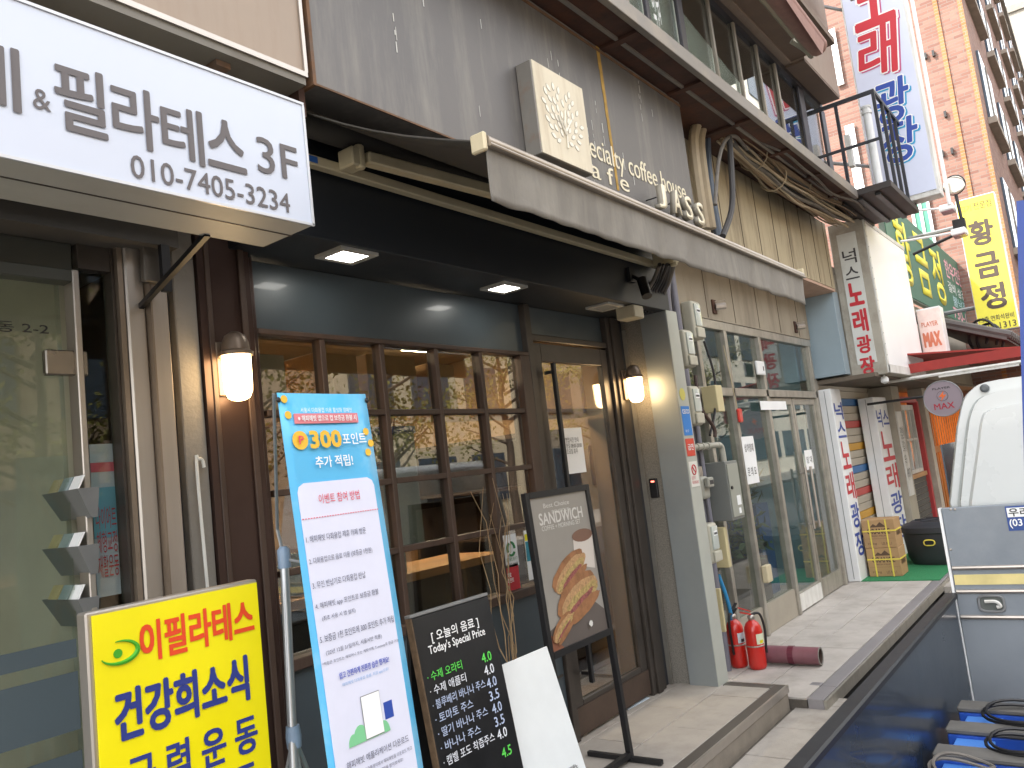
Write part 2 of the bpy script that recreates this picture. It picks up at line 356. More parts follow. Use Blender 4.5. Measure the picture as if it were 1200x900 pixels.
tag(part('bin_lid', MB().box(2.61,2.87,2.74,2.96,1.862,1.90), mat('blue_lid','#223f9a',.4), None, bev=.005), 'blue lid on the milky storage bin behind the cafe panes', 'lid')
ct = thing('cafe_counter', 'wooden counter with shelves along the inside of the cafe window', 'counter', (2.8,3.1,.13))
part('top', MB().box(1.95,3.62,2.86,3.3,1.15,1.19), WOODL, ct); part('body', MB().box(1.97,3.6,2.9,3.28,.131,1.149), mat('counter_dark','#3a332e',.6), ct)
tag(part('grey_crate', MB().box(2.58,2.86,2.88,3.15,1.192,1.50), mat('grey_green_plastic','#6f7f7c',.4), None, bev=.008), 'grey green plastic crate on the cafe counter behind the panes', 'crate')
tag(part('glass_jar', MB().lathe((2.1,3.05,1.191),[(.05,0),(.06,.01),(.06,.13),(.04,.16),(.04,.18)]), mat('jar_glass','#93a39a',.15)), 'first pale jar on the counter inside the cafe window', 'jar')
tag(part('glass_jar', MB().lathe((2.3,3.05,1.191),[(.05,0),(.06,.01),(.06,.13),(.04,.16),(.04,.18)]), MATS['jar_glass']), 'second pale jar on the counter, nearer the crate', 'jar')
tag(part('light_tube', MB().tube([(2.62,3.4,1.02),(2.95,3.4,1.02)],.012), emit('cool_tube',(.9,1,.9),6)), 'lit fluorescent tube low behind the cafe panes', 'lamp')
DKW = mat('dark_walnut','#3a2b22',.5,0,.3,8,.05)
cbn = thing('display_cabinet', 'dark open shelved cabinet against the far wall inside the cafe', 'cabinet', (4.85,3.9,.13))
part('carcass', MB().box(4.62,5.04,3.3,3.33,.131,1.9).box(4.62,5.04,4.5,4.53,.131,1.9).box(5.0,5.04,3.331,4.499,.131,1.9).box(4.62,4.999,3.331,4.499,1.87,1.9).box(4.62,4.999,3.331,4.499,.131,.85), DKW, cbn)
for z in (1.15,1.5): part('shelf', MB().box(4.63,4.999,3.331,4.499,z,z+.025), DKW, cbn)
for i,(y,z,w_,h_,lab) in enumerate(((5.0,1.25,.5,.7,'dark framed picture on the far wall inside the cafe'),)):
    t = thing('wall_picture', lab, 'picture', (5.03,y,z)); part('frame', MB().box(5.02,5.048,y,y+w_,z,z+h_), DKW, t); part('print', MB().box(5.015,5.0195,y+.04,y+w_-.04,z+.04,z+h_-.04), mat('pale_print','#8f9088',.4,0,.4,5), t)
part('bulkhead', MB().box(1.73,5.04,4.55,4.75,2.25,2.579), DKW, inn)
# dried branches in window
br = thing('dried_branches', 'bare dried branches standing in a pot outside the cafe window', 'plant', (3.12,2.5,.14))
for k in range(9):
    x = 3.06+random.uniform(-.03,.08); pts = [(x,2.5,.3)]
    for j in range(7): pts.append((pts[-1][0]+random.uniform(-.05,.05), 2.5+random.uniform(-.04,.04), .3+(j+1)*.17*random.uniform(.9,1.1)))
    part('branch', MB().tube(pts, [.004,.004,.0035,.003,.0025,.002,.0015,.001], 5), mat('dry_twig','#a38b6a',.8), br)
part('pot', MB().lathe((3.1,2.5,.136),[(.07,0),(.09,.2),(.1,.22)]), mat('terracotta','#7a4a33',.8), br)

# stickers on window & door
def sheet(name, f, u0,u1,v0,v1, m, parent=None, th=.0015, d=.001): return part(name, MB().fb(f,u0,u1,v0,v1,d,d+th), m, parent)
fw = front(0,2.633,0)
a = onY(588,628,2.633); b = onY(608,662,2.633)
t = thing('recycle_notice', 'white notice with a green recycling emblem on the window corner', 'sticker', (a.x,2.633,b.z))
sheet('paper', fw, a.x, b.x, b.z, a.z, INKW, t)
cxm, czm = (a.x+b.x)/2, a.z-.075
for k in range(3):
    an = k*2.094; q = MB()
    pts = [(cxm+.03*math.cos(an+s), czm+.034*math.sin(an+s)) for s in (0,.4,.8,1.2,1.5)]
    q.tube([fw.p(u,v,.004) for u,v in pts], .007, 4); part('arrow', q, plain('leaf_green','#2d7f4a'), t)
text('print','일회용컵 줄이기', fw, a.x+.01, b.z+.03, b.x-a.x-.02, .018, MATS['leaf_green'], t, d=.004)
text('print','다회용컵 사용매장', fw, a.x+.01, b.z+.008, b.x-a.x-.02, .012, INK, t, d=.004)
a2 = onY(591,664,2.633); b2 = onY(610,691,2.633)
t = thing('red_notice', 'red sticker with white lettering below the recycling notice', 'sticker', (a2.x,2.633,b2.z))
sheet('paper', fw, a2.x, b2.x, b2.z, a2.z, RED, t); text('print','제로\n포인트', fw, a2.x+.012, b2.z+.05, .05, .05, INKW, t, .02, d=.004)
a3 = onY(613,622,2.633); b3 = onY(621,680,2.633)
t = thing('blue_notice', 'narrow teal blue and white notice at the right end of the window', 'sticker', (a3.x,2.633,b3.z))
sheet('paper', fw, a3.x, a3.x+.06, b3.z, a3.z, INKW, t); sheet('band', fw, a3.x+.002, a3.x+.058, b3.z+.1, a3.z-.06, plain('teal_print','#2c8aa0'), t, d=.003); sheet('top_band', fw, a3.x+.002, a3.x+.058, a3.z-.055, a3.z-.02, YEL, t, d=.003)
a = onY(658,502,2.637); b = onY(687,553,2.637)
fd = front(0,2.637,0)
t = thing('door_notice', 'white paper notice taped to the cafe door glass', 'notice', (a.x,2.637,b.z))
sheet('paper', fd, a.x, b.x, b.z, a.z, INKW, t)
text('print','영업시간 안내\n평일 08:00-20:00\n토요일 휴무', fd, a.x+.02, (a.z+b.z)/2-.02, b.x-a.x-.04, .1, INK, t, d=.004)
g = onZ(745,825,.137)
tag(part('doorstep_paper', MB().prism([onZ(728,826,.138),onZ(752,815,.138),onZ(762,818,.138),onZ(736,832,.138)], (0,0,.002)), mat('pale_paper','#c5d0d8',.6)), 'pale blue paper lying on the porch by the door', 'paper')
c0 = onX(767,572,4.9)
t = thing('card_reader', 'small black card reader on the granite strip beside the door', 'card reader', (4.9,c0.y,c0.z-.07))
part('body', MB().box(4.885,4.904,c0.y-.03,c0.y+.03,c0.z-.065,c0.z+.065), BLK, t, bev=.008, segs=2); part('led', MB().box(4.883,4.8845,c0.y-.012,c0.y+.012,c0.z+.04,c0.z+.05), emit('led_red',(1,.15,.1),1.5), t)

# ceiling lights
for i,(x,y,on,lab) in enumerate([(2.2,2.385,1,'lit square downlight nearer the brown pillar'),(3.28,2.41,1,'lit square downlight in the middle of the porch soffit'),(4.30,2.41,0,'unlit square downlight at the right end of the porch soffit')]):
    t = thing('ceiling_light', lab, 'light', (x,y,2.55), group='square downlights in the porch soffit')
    fr = MB().box(x-.10,x-.068,y-.08,y+.08,2.556,2.569).box(x+.068,x+.10,y-.08,y+.08,2.556,2.569).box(x-.068,x+.068,y-.08,y-.055,2.556,2.569).box(x-.068,x+.068,y+.055,y+.08,2.556,2.569)
    part('frame', fr, mat('bright_trim','#b9b9b4',.4,.3), t)
    part('lens', MB().box(x-.066,x+.066,y-.053,y+.053,2.559,2.568), emit('downlight',(1,.97,.9),6) if on else mat('grey_lens','#8a8c8b',.4), t)
# wall lamps
def wall_lamp(x,y,z,lab,n=Vector((0,-1,0))):
    t = thing('wall_lamp', lab, 'lamp', (x,y,z), group='frosted wall lamps beside the cafe front')
    c = Vector((x,y,z))
    part('shade', MB().lathe(c, [(.012,-.005),(.025,-.002),(.038,.006),(.048,.03),(.05,.06),(.051,.155)], 20), emit('frosted_lamp',(1,.68,.34),5.5), t, smooth=True)
    part('cap', MB().lathe(c+Vector((0,0,.157)), [(.06,0),(.062,.012),(.05,.02),(.047,.05),(.036,.075),(.015,.088)], 20), mat('bronze_cap','#77695c',.4,.5), t, smooth=True)
    part('back_plate', MB().box(x-.04,x+.04,y+.06,y+.072,z+.02,z+.22), MATS['bronze_cap'], t, bev=.004)
    part('bracket', MB().box(x-.02,x+.02,y+.03,y+.06,z+.17,z+.20), MATS['bronze_cap'], t)
wall_lamp(1.715,2.485,1.985,'lit frosted wall lamp on the brown pillar left of the window')
wall_lamp(4.74,2.51,1.99,'lit frosted wall lamp on the dark jamb right of the door')

# logo box
a = onY(623,68,1.9); b = onY(694,203,1.9)
LX0, LX1, LZ0, LZ1, LY = a.x, b.x+.0, 0,0,1.91
tl, tr, brp, bl = onY(623,68,LY), onY(683,106,LY), onY(694,205,LY), onY(633,178,LY)
LX0=(tl.x+bl.x)/2; LX1=(tr.x+brp.x)/2; LZ1=(tl.z+tr.z)/2; LZ0=(bl.z+brp.z)/2
t = thing('logo_box', 'cream square sign box with an embossed leafy tree on the steel fascia', 'sign', ((LX0+LX1)/2,2.0,LZ0))
part('box', MB().box(LX0,LX1,LY,1.999,LZ0,LZ1), mat('grey_logo_side','#837f78',.5,.2,.1,4,dirt='#8a5f3c',dirt_amt=.6,dscale=5), t, bev=.004)
part('face', MB().box(LX0+.004,LX1-.004,LY-.004,LY-.0005,LZ0+.004,LZ1-.004), mat('cream_face','#cfc6b0',.5,.1,.06,5,streak=1,dirt='#a08a68',dirt_amt=.5), t)
fl = front((LX0+LX1)/2, LY-.004, (LZ0+LZ1)/2); sc_ = (LZ1-LZ0)/1.0
def leaf(mb, u, v, an, ln, wd):
    mb.fpoly(fl, [(u+math.cos(an)*ln*k-math.sin(an)*wd*s, v+math.sin(an)*ln*k+math.cos(an)*wd*s) for k,s in ((-1,0),(-.5,.8),(.2,1),(.7,.6),(1,0),(.7,-.6),(.2,-1),(-.5,-.8))], .0004, .0012)
lf = MB(); lf2 = MB(); rr = random.Random(3); pts=[]
for k in range(400):
    u, v = rr.uniform(-.36,.36), rr.uniform(-.30,.34)
    if u*u+(v-.02)**2 > .36**2 or (v < -.1 and abs(u) < .07): continue
    if all((u-a)**2+(v-b)**2 > .078**2 for a,b in pts): pts.append((u,v))
for u,v in pts:
    an = math.atan2(v+.25, u)+rr.uniform(-.4,.4); leaf(lf2, u*sc_, v*sc_, an, .050*sc_, .028*sc_); 
    leaf(lf, u*sc_, v*sc_, an, .044*sc_, .023*sc_)
part('leaf_outline', lf2, plain('grey_line','#9a958b'), t, kind='stuff')
o = part('tree_print', lf, plain('white_relief','#e2ddcf'), t, kind='stuff'); o.data.transform(Matrix.Translation((0,-.0012,0)))
part('tree_stem', MB().tube([fl.p(0,-.33*sc_,.006),fl.p(.005,-.2*sc_,.006),fl.p(.0,-.05*sc_,.006),fl.p(.03*sc_,.1*sc_,.006)],.004,5).tube([fl.p(0,-.18*sc_,.006),fl.p(-.12*sc_,0,.006)],.005,5).tube([fl.p(0,-.15*sc_,.006),fl.p(.14*sc_,.02*sc_,.006)],.005,5), MATS['white_relief'], t)
# fascia lettering
fa = front(0,2.0,0)
CRM = plain('cream_letter','#ded5bb')
def between(name, s, pa, pb, h, m, parent, Y, f, bold=0, ext=.006, **k):
    A = onY(*pa, Y); B = onY(*pb, Y); return text(name, s, f, A.x, A.z, B.x-A.x, h, m, parent, bold, .001, ext, **k)
A = onY(694,181,2.0); B = onY(803,226,2.0)
wfull = (B.x-A.x)
text('lettering','specialty coffee house', fa, A.x-wfull*.135, (A.z+B.z)/2-.075, wfull*1.135, .16, CRM, cafe, .0, .001, .003, res=4)
A = onY(672,196,2.0); B = onY(737,222,2.0)
text('lettering','c a f e', fa, A.x, B.z-.022, B.x-A.x, .10, CRM, cafe, .0, .001, .003, res=4)
for ch, px, py in (('J',765,229),('A',783,236),('S',797,243),('S',811,250)):
    A = onY(px,py,1.93); f2 = front(A.x,1.93,A.z)
    t = thing('channel_letter', 'cream three dimensional letter %s %s on the steel fascia' % (ch, {'J':'first in its row','A':'between two others','S':'after the A' if px==797 else 'last in its row by the pipes'}[ch]), 'sign letter', (A.x,1.93,A.z-.07))
    text('body', ch, f2, 0, -.08, .1, .15, mat('letter_return','#8f897c',.6), t, .02, 0, .035)
    text('face', ch, f2, 0, -.08, .1, .15, CRM, t, .018, .0355, .002)
    part('stand_off', MB().tube([(A.x+.05,1.932,A.z),(A.x+.05,2.0,A.z)], .004, 6), BLK, t)

# awning
aw = thing('awning', 'grey canvas awning with a hanging valance, half rolled out above the cafe porch', 'awning', (3.2,1.8,2.4))
bx0, bx1, by, bz = 1.81, 4.73, 1.35, 2.572
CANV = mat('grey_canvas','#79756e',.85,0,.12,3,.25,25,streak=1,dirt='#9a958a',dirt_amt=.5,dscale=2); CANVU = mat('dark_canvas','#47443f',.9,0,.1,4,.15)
n1, n2 = 24, 6; R = []
for j in range(n2+1):
    tt = j/n2; y = by+.015+(2.18-by)*tt; z = bz+.012+(3.0-bz)*tt-.03*math.sin(math.pi*tt)
    R.append([(bx0+(bx1-bx0)*i/n1, y, z) for i in range(n1+1)])
mb = MB(); mb.rings(R, False, False); 
o = part('canopy', mb, CANVU, aw, smooth=True); md = o.modifiers.new('t','SOLIDIFY'); md.thickness = .006
mb = MB(); R = []
for j in range(9):
    tt = j/8; R.append([Vector((bx0+(bx1-bx0)*i/120, by-.012+.007*tt*math.sin(i*.33+2*math.sin(i*.13))+.003*tt*math.sin(i*1.1+tt*3), bz-.012-.02*i/120-tt*(.168+.003*math.sin(i*.21)-.008*i/120))) for i in range(121)])
mb.rings(R, False, False); o = part('valance', mb, CANV, aw, smooth=True); md = o.modifiers.new('t','SOLIDIFY'); md.thickness = .004
part('front_bar', MB().tube([(bx0,by-.012,bz),(bx1,by-.012,bz-.02)], .019, 12).tube([(bx0,by-.030,bz-.014),(bx1,by-.030,bz-.034)], .006, 8), mat('bronze_bar','#9c9285',.35,.5,.1,8,dirt='#5f4e3e',dirt_amt=.5), aw, smooth=True)
for x in (bx0-.02, bx1): part('end_cap', MB().box(x,x+.018,by-.026,by+.028,bz-.034,bz+.024), CREAM, aw, bev=.005)
t1, t2 = onY(366,192,2.24), onY(745,307,2.24)
part('back_bar', MB().box(1.80,4.78,2.225,2.265,2.83,2.87), CREAM, aw, bev=.004)
part('roller', MB().tube([(1.80,2.2,2.97),(4.75,2.2,2.97)], .05, 12), CANVU, aw, smooth=True)
part('folding_arm', MB().hexa([(2.13,2.13,2.855),(2.13,2.18,2.855),(3.5,1.95,2.80),(3.5,1.90,2.80),(2.13,2.13,2.905),(2.13,2.18,2.905),(3.5,1.95,2.85),(3.5,1.90,2.85)]), CREAM, aw, bev=.006)
part('folding_arm', MB().tube([(3.48,1.92,2.80),(2.5,1.39,2.60)], .02, 8), CREAM, aw)
part('folding_arm', MB().hexa([(4.68,2.10,2.85),(4.68,2.16,2.85),(3.6,1.80,2.74),(3.6,1.74,2.74),(4.68,2.10,2.90),(4.68,2.16,2.90),(3.6,1.80,2.79),(3.6,1.74,2.79)]), CREAM, aw, bev=.005)
part('arm_bracket', MB().box(2.05,2.12,2.14,2.224,2.835,2.91).tube([(2.10,2.155,2.83),(2.10,2.155,2.925)],.022), CREAM, aw, bev=.006)
part('arm_bracket', MB().box(4.66,4.74,2.08,2.224,2.82,2.93).tube([(4.7,2.1,2.80),(4.7,2.1,2.95)],.025), CREAM, aw, bev=.006)
part('maker_plate', MB().box(1.845,1.95,2.222,2.2245,2.838,2.862), plain('blue_plate','#2f5fa8'), aw)

# ================================================================ LEFT SHOP
left = thing('fitness_shopfront', 'stainless steel and glass entrance with a beige panel above at the left', 'shopfront', (.8,2.6,0))
part('panel_fascia', MB().box(-1.5,1.735,2.0,2.30,3.02,4.6), BEIGEP, left, bev=.003)
part('panel_trim', MB().box(-1.5,1.74,1.992,1.999,3.012,3.03).box(1.728,1.742,1.992,1.999,3.03,4.6), STEEL, left)
part('fascia_soffit', MB().box(-1.5,1.735,2.0,2.14,2.985,3.018).box(-1.5,1.735,2.145,2.32,2.985,3.016), mat('grey_soffit','#77736b',.6,.2,.1,3,dirt='#54483a',dirt_amt=.5), left)
part('soffit_bracket', MB().box(1.05,1.17,2.1,2.2,2.965,2.984).box(1.42,1.47,2.04,2.1,2.965,2.984), RUST, left)
part('gap_panel', MB().box(1.742,1.768,2.05,2.3,2.9,4.6), RUSTY, left)
part('header_wall', MB().box(-1.5,1.655,2.30,2.8,2.62,2.984), mat('grimy_header','#4e4a45',.8,0,.2,3,.1), left)
part('header_step', MB().box(-1.5,1.50,2.45,2.62,2.50,2.619), mat('grimy_header2','#57534d',.7,.1,.2,3), left)
P = lambda px, py=450: onY(px, py, 2.6).x
part('door_head', MB().box(-1.5,P(88),2.56,2.62,2.37,2.41).box(-1.5,P(88),2.575,2.62,2.41,2.499), mat('grey_green_metal','#5b5d58',.35,.6,.1,3), left, bev=.003)
part('door_post', MB().box(P(84),P(92),2.555,2.62,.0,2.41), STEEL, left, bev=.003)
gd = part('door', MB().box(-.3,P(76)-.003,2.60,2.612,.05,2.365), G_SHOP, left)
hg = [onY(48,408,2.585), onY(103,443,2.585)]
part('hinge', MB().box(P(50),P(100),2.57,2.598,hg[1].z+.005,hg[0].z-.005), plain('polished_patch','#8c867f',.25,.9), gd, bev=.004)
zf = onY(40,690,2.59).z
fb_ = MB()
for a,b in ((.05,.0),): pass
z1 = onY(60,755,2.59).z; z2 = onY(60,790,2.59).z; z3 = onY(60,840,2.59).z; z4=onY(60,865,2.59).z
FROST = mat('frosted_film','#4c585e',.5,0,.05,2)
part('frosted_film', MB().box(-.3,P(76)-.01,2.594,2.597,z2+.03,z1).box(-.3,P(76)-.01,2.594,2.597,z4,z2-.01).box(-.3,P(76)-.01,2.594,2.597,.3,z4-.06), FROST, gd)
fg = front(0,2.597,0)
A = onY(0,388,2.59); text('lettering','동 2-2', fg, onY(-4,384,2.59).x, A.z, onY(58,388,2.59).x-onY(-4,384,2.59).x, .033, BLK, gd, .01)
part('side_light', MB().box(P(93),P(133),2.60,2.608,.05,2.6), G_SHOP, left)
part('side_light_stop', MB().box(P(93),P(133),2.565,2.61,2.42,2.5).box(P(131),P(134),2.56,2.62,.0,2.62), DKGREY, left)
part('steel_post', MB().box(P(142),P(164),2.53,2.63,.0,2.62), STEEL, left, bev=.006)
part('steel_post', MB().box(P(166.5),P(189),2.52,2.63,.0,2.62), STEEL, left, bev=.006)
part('steel_bead', MB().box(P(164.2),P(166.3),2.50,2.60,.0,2.62).box(P(135),P(141),2.54,2.62,0,2.62), mat('warm_steel','#8f8274',.35,.6), left)
part('dark_reveal', MB().box(P(189.5),P(204),2.60,2.66,0,2.62), mat('dark_reveal','#26262c',.5), left)
part('concrete_strip', MB().box(P(204.5),P(231),2.565,2.66,0,2.62), CONC, left, bev=.004)
part('brown_edge', MB().box(P(231.5),1.656,2.55,2.66,0,2.62), BROWNM, left)
part('junction_plate', MB().fb(front(0,2.52,0), onY(161,275,2.52).x, onY(191,275,2.52).x, onY(175,333,2.52).z, onY(175,277,2.52).z, .001,.03), mat('galvanised_plate','#6f6b64',.5,.4,.15,6,dirt='#4e4236',dirt_amt=.5), left, bev=.003)
# room behind the door
rm = thing('entrance_lobby', 'dim greenish lobby behind the left glass door', 'room', (.6,3.4,0))
part('wall', MB().box(-1.5,1.6,4.4,4.5,0,2.62), mat('pale_green_wall','#c0bba9',.8,0,.06), rm); part('wall', MB().box(1.22,1.28,2.75,4.4,0,2.62), MATS['pale_green_wall'], rm)
part('wall', MB().box(-1.6,-1.5,2.7,4.4,0,2.62), MATS['pale_green_wall'], rm)
part('floor', MB().box(-1.5,1.6,2.67,4.4,-.02,.02), TILE, rm); part('ceiling', MB().box(-1.5,1.655,2.63,4.5,2.625,2.69), WHITE, rm)
for i, pz in enumerate((575,640,700)):
    z = onX(85,pz,1.19).z; y = onX(85,pz,1.19).y
    t = thing('brochure_rack', 'grey %s brochure holder fixed to the lobby wall' % ('topmost','middle','lowest')[i], 'rack', (1.19,y,z-.12), group='brochure holders behind the left door')
    part('tray', MB().hexa([(1.195,y-.10,z-.09),(1.215,y-.10,z-.09),(1.215,y+.10,z-.09),(1.195,y+.10,z-.09),(1.15,y-.12,z),(1.215,y-.12,z),(1.215,y+.12,z),(1.15,y+.12,z)]), GREYMET, t)
    for k in range(3): part('leaflet', MB().hexa([(1.155,y-.11+k*.07,z),(1.16,y-.11+k*.07,z),(1.16,y-.05+k*.07,z),(1.155,y-.05+k*.07,z),(1.175,y-.11+k*.07,z+.04),(1.18,y-.11+k*.07,z+.04),(1.18,y-.05+k*.07,z+.04),(1.175,y-.05+k*.07,z+.04)]), (INKW, mat('pale_leaflet','#9fb0b4'), mat('cream_leaflet','#c9b98a'))[k], t)
# posters in side light
fs = front(0,2.612,0)
a, b = onY(108,455,2.615), onY(138,520,2.615)
t = thing('window_poster', 'tall poster with pink and blue bands behind the narrow side glass', 'poster', (P(110),2.615,.9))
zt, zb = onY(120,520,2.615).z, onY(120,700,2.615).z
sheet('paper', fs, P(104), P(132), zb, zt, mat('poster_paper','#b9bccb',.5), t, d=-.012)
sheet('band', fs, P(104), P(132), zt-.09, zt-.06, plain('pink_print','#d0566a'), t, d=-.009); sheet('blue_band', fs, P(104), P(132), zt-.30, zt-.14, plain('sky_print','#6ba2bd'), t, d=-.009)
text('print','다이어트\n체형교정\n재활운동', fs, P(106), zb+.06, P(130)-P(106), .22, RED, t, d=-.006)
# big white sign
WS = 1.80; sx1 = 1.537; z0, z1 = 2.398, 2.778
ws = thing('shop_sign', 'large white lightbox sign with grey Korean lettering and a phone number at top left', 'sign', (.6,WS,z0))
part('box', MB().box(-.9,sx1,WS+.004,WS+.24,z0,z1), mat('white_metal_case','#b4b4ae',.5,.1,.06,4,dirt='#8a8272',dirt_amt=.3), ws, bev=.003)
part('face', MB().box(-.895,sx1-.006,WS-.004,WS+.003,z0+.006,z1-.006), mat('white_acrylic','#c6cedd',.35,0,.03,1,coat=.2), ws)
part('edge_trim', MB().box(-.9,sx1+.001,WS-.008,WS-.001,z1-.0055,z1+.002).box(sx1-.0055,sx1+.002,WS-.008,WS-.001,z0,z1-.006).box(-.9,sx1+.001,WS-.008,WS-.001,z0-.002,z0+.0055), mat('white_trim','#c9ccd0',.35,.2,.03), ws)
part('seam', MB().box(-.9,sx1,WS+.10,WS+.105,z0-.002,z0+.001), DKGREY, ws)
fw_ = front(0,WS-.004,0)
SG = plain('sign_grey','#5f5a5b')
A, B = onY(64,160,WS), onY(283,200,WS)
zb_ = onY(80,140,WS).z
for ch, pa, pb, ptop, pbot in (('필',64,122,(90,80),(98,158)),('라',131,184,(150,102),(155,172)),('테',189,236,(210,126),(215,190)),('스',242,285,(262,143),(265,199))):
    xa, xb = onY(pa,(ptop[1]+pbot[1])/2,WS).x, onY(pb,(ptop[1]+pbot[1])/2+8,WS).x; zt, zb2 = onY(*ptop,WS).z, onY(*pbot,WS).z
    text('lettering', ch, fw_, xa, zb2, xb-xa, zt-zb2, SG, ws, .016)
xa, xb = onY(300,185,WS).x, onY(347,195,WS).x; text('lettering','3F', fw_, xa, onY(325,208,WS).z, xb-xa, onY(325,168,WS).z-onY(325,208,WS).z, SG, ws, .005)
xa, xb = onY(37,115,WS).x, onY(58,120,WS).x; text('lettering','&', fw_, xa, onY(48,130,WS).z, xb-xa, .048, SG, ws, .005)
xb = onY(21,95,WS).x; zt, zb2 = onY(5,56,WS).z, onY(10,130,WS).z; text('lettering','발레', fw_, xb-.27, zb2, .27, zt-zb2, SG, ws, .016)
xa, xb = onY(152,196,WS).x, onY(338,240,WS).x; zt, zb2 = onY(250,200,WS).z, onY(250,232,WS).z
text('lettering','010-7405-3234', fw_, xa, zb2+.004, xb-xa, .058, SG, ws, .006)
pa = onY(290,266,2.0); part('support_strut', MB().tube([(1.33,2.02,2.40),(1.40,2.55,2.30)],.012,4), BLK, ws); part('hanger', MB().box(1.43,1.46,2.44,2.46,2.34,2.50), BLK, ws)
tag(part('wire_loop', MB().tube(cat_rom([(.86,2.42,2.62),(.87,2.42,2.57),(.90,2.42,2.56),(.93,2.42,2.62)]),.004,6), BLK), 'short black cable loop hanging under the header above the left door', 'cable')
hk = onY(232,545,2.55)
tag(part('hooked_rod', MB().tube(cat_rom([(hk.x+.02,2.545,hk.z-.01),(hk.x+.015,2.545,hk.z+.015),(hk.x,2.545,hk.z+.02),(hk.x-.008,2.545,hk.z),(hk.x-.005,2.54,1.4),(hk.x+.0,2.5,.02)]),.006,6), WHITED), 'thin white hooked rod leaning on the concrete strip', 'rod')

# ================================================================ SHOP TWO (glass front right of the cafe)
Y2 = 2.60
s2 = thing('glass_shopfront', 'old aluminium and glass shopfront between the grey pillar and the blue side wall', 'shopfront', (7,Y2,.06))
xa = [onY(904,746,Y2).x, onY(929,720,Y2).x, 9.0]
part('upper_panel', MB().box(5.06,9.09,2.24,2.50,3.20,3.935), TANWALL, s2)
for k in range(9): part('panel_seam', MB().box(5.6+k*.42,5.606+k*.42,2.236,2.2395,3.21,3.93), mat('seam_dark','#5b4e3d',.8), s2)
part('upper_panel_soffit', MB().box(5.06,9.09,2.245,2.62,3.17,3.198), mat('pinkish_board','#b99c88',.8), s2)
part('wall_panel', MB().box(5.05,9.06,Y2-.02,2.75,2.70,3.165), mat('stained_grey_board','#99907f',.75,0,.1,2,.1,streak=1,dirt='#63574a',dirt_amt=.6,dscale=1.5), s2)
for k in range(6): part('wall_seam', MB().box(5.7+k*.6,5.705+k*.6,Y2-.024,Y2-.0205,2.71,3.16), MATS['seam_dark'], s2)
mull = [5.10]+[onY(px,py,Y2).x for px,py in ((838,395),(874,400))]+[9.0]
X = lambda px,py: onY(px,py,Y2).x
vx = [5.08, X(846,480), X(875,480), X(943,480)]   # upper-light posts
fr2 = MB().box(5.06,9.04,2.58,2.66,2.62,2.695)
part('top_rail', fr2, ALU, s2, bev=.004)
zr = onY(860,458,Y2).z; part('transom', MB().box(5.06,9.02,2.57,2.66,zr-.05,zr+.02), ALU, s2, bev=.004)
tr = onY(868,400,Y2)
posts = [5.3, 6.60, xa[1]+.02, 8.96]
for x in (6.02, 6.60, 7.42, 8.95): part('post', MB().box(x-.028,x+.028,2.57,2.66,.062,2.618), ALU, s2, bev=.004)
for x in (5.3,): part('post', MB().box(x-.02,x+.02,2.57,2.66,.062,2.618), ALU, s2, bev=.004)
pxs = [5.32,6.0,6.03,6.57,6.63,7.39,7.45,8.92]
for a,b in zip(pxs[::2],pxs[1::2]):
    part('pane', MB().box(a,b,2.61,2.616,zr+.021,2.617), G_SHOP, s2)
for a,b in ((5.32,6.0),(6.03,6.57),(6.63,7.39)):
    part('pane', MB().box(a,b,2.61,2.616,.30,zr-.051), G_SHOP, s2); part('base_panel', MB().box(a,b,2.59,2.64,.062,.298), mat('beige_kick','#9f988a',.6,0,.1,4), s2)
for a,b in ((7.45,8.17),(8.19,8.92)):
    dd = part('door', MB().box(a,a+.045,2.60,2.64,.07,zr-.055).box(b-.045,b,2.60,2.64,.07,zr-.055).box(a+.046,b-.046,2.60,2.64,.07,.24).box(a+.046,b-.046,2.60,2.64,zr-.12,zr-.055), ALU, s2, bev=.003)
    part('pane', MB().box(a+.047,b-.047,2.617,2.622,.241,zr-.121), G_SHOP, dd)
    x = b-.08 if a < 8 else a+.08
    part('handle', MB().tube([(x,2.55,.75),(x,2.55,1.35)],.013).tube([(x,2.55,.8),(x,2.60,.8)],.01,6).tube([(x,2.55,1.3),(x,2.60,1.3)],.01,6), STEEL, dd, smooth=True)
part('worn_sill_plate', MB().box(7.47,8.15,2.588,2.597,.075,.225), WHITED, s2)
i2 = thing('shop_interior', 'pale empty shop room behind the aluminium glass front', 'room', (7,4,.06))
part('wall', MB().box(5.12,9.1,5.2,5.3,0,2.9), mat('pale_blue_green_wall','#a3b4ae',.8), i2); part('wall', MB().box(9.04,9.1,2.77,5.2,0,2.9), mat('blue_side','#8fb0bd',.7), i2)
part('floor', MB().box(5.12,9.03,2.68,5.2,.0,.05), TILE2, i2); part('ceiling', MB().box(5.12,9.1,2.77,5.2,2.72,2.8), WHITE, i2); part('wall', MB().box(5.11,5.16,2.77,5.2,0,2.72), MATS['pale_blue_green_wall'], i2)
tag(part('potted_plants', MB().box(7.6,8.2,3.1,3.4,.06,.5), mat('dark_planter','#40362c',.7)), 'dark planter box inside the aluminium shopfront', 'planter')
pl = MB(); rr = random.Random(5)
for k in range(500):
    c = Vector((rr.uniform(7.5,8.3), rr.uniform(3.05,3.45), rr.uniform(.5,1.5))); d = Vector((rr.uniform(-1,1),rr.uniform(-1,1),rr.uniform(-.6,1))).normalized()*.07; e = d.orthogonal().normalized()*.02
    pl.quad(c-d, c+e, c+d, c-e)
tag(part('indoor_foliage', pl, mat('indoor_leaf','#3f5b2c',.6,0,.4,20)), 'leafy indoor plant rising from the planter behind the shop glass', 'plant')
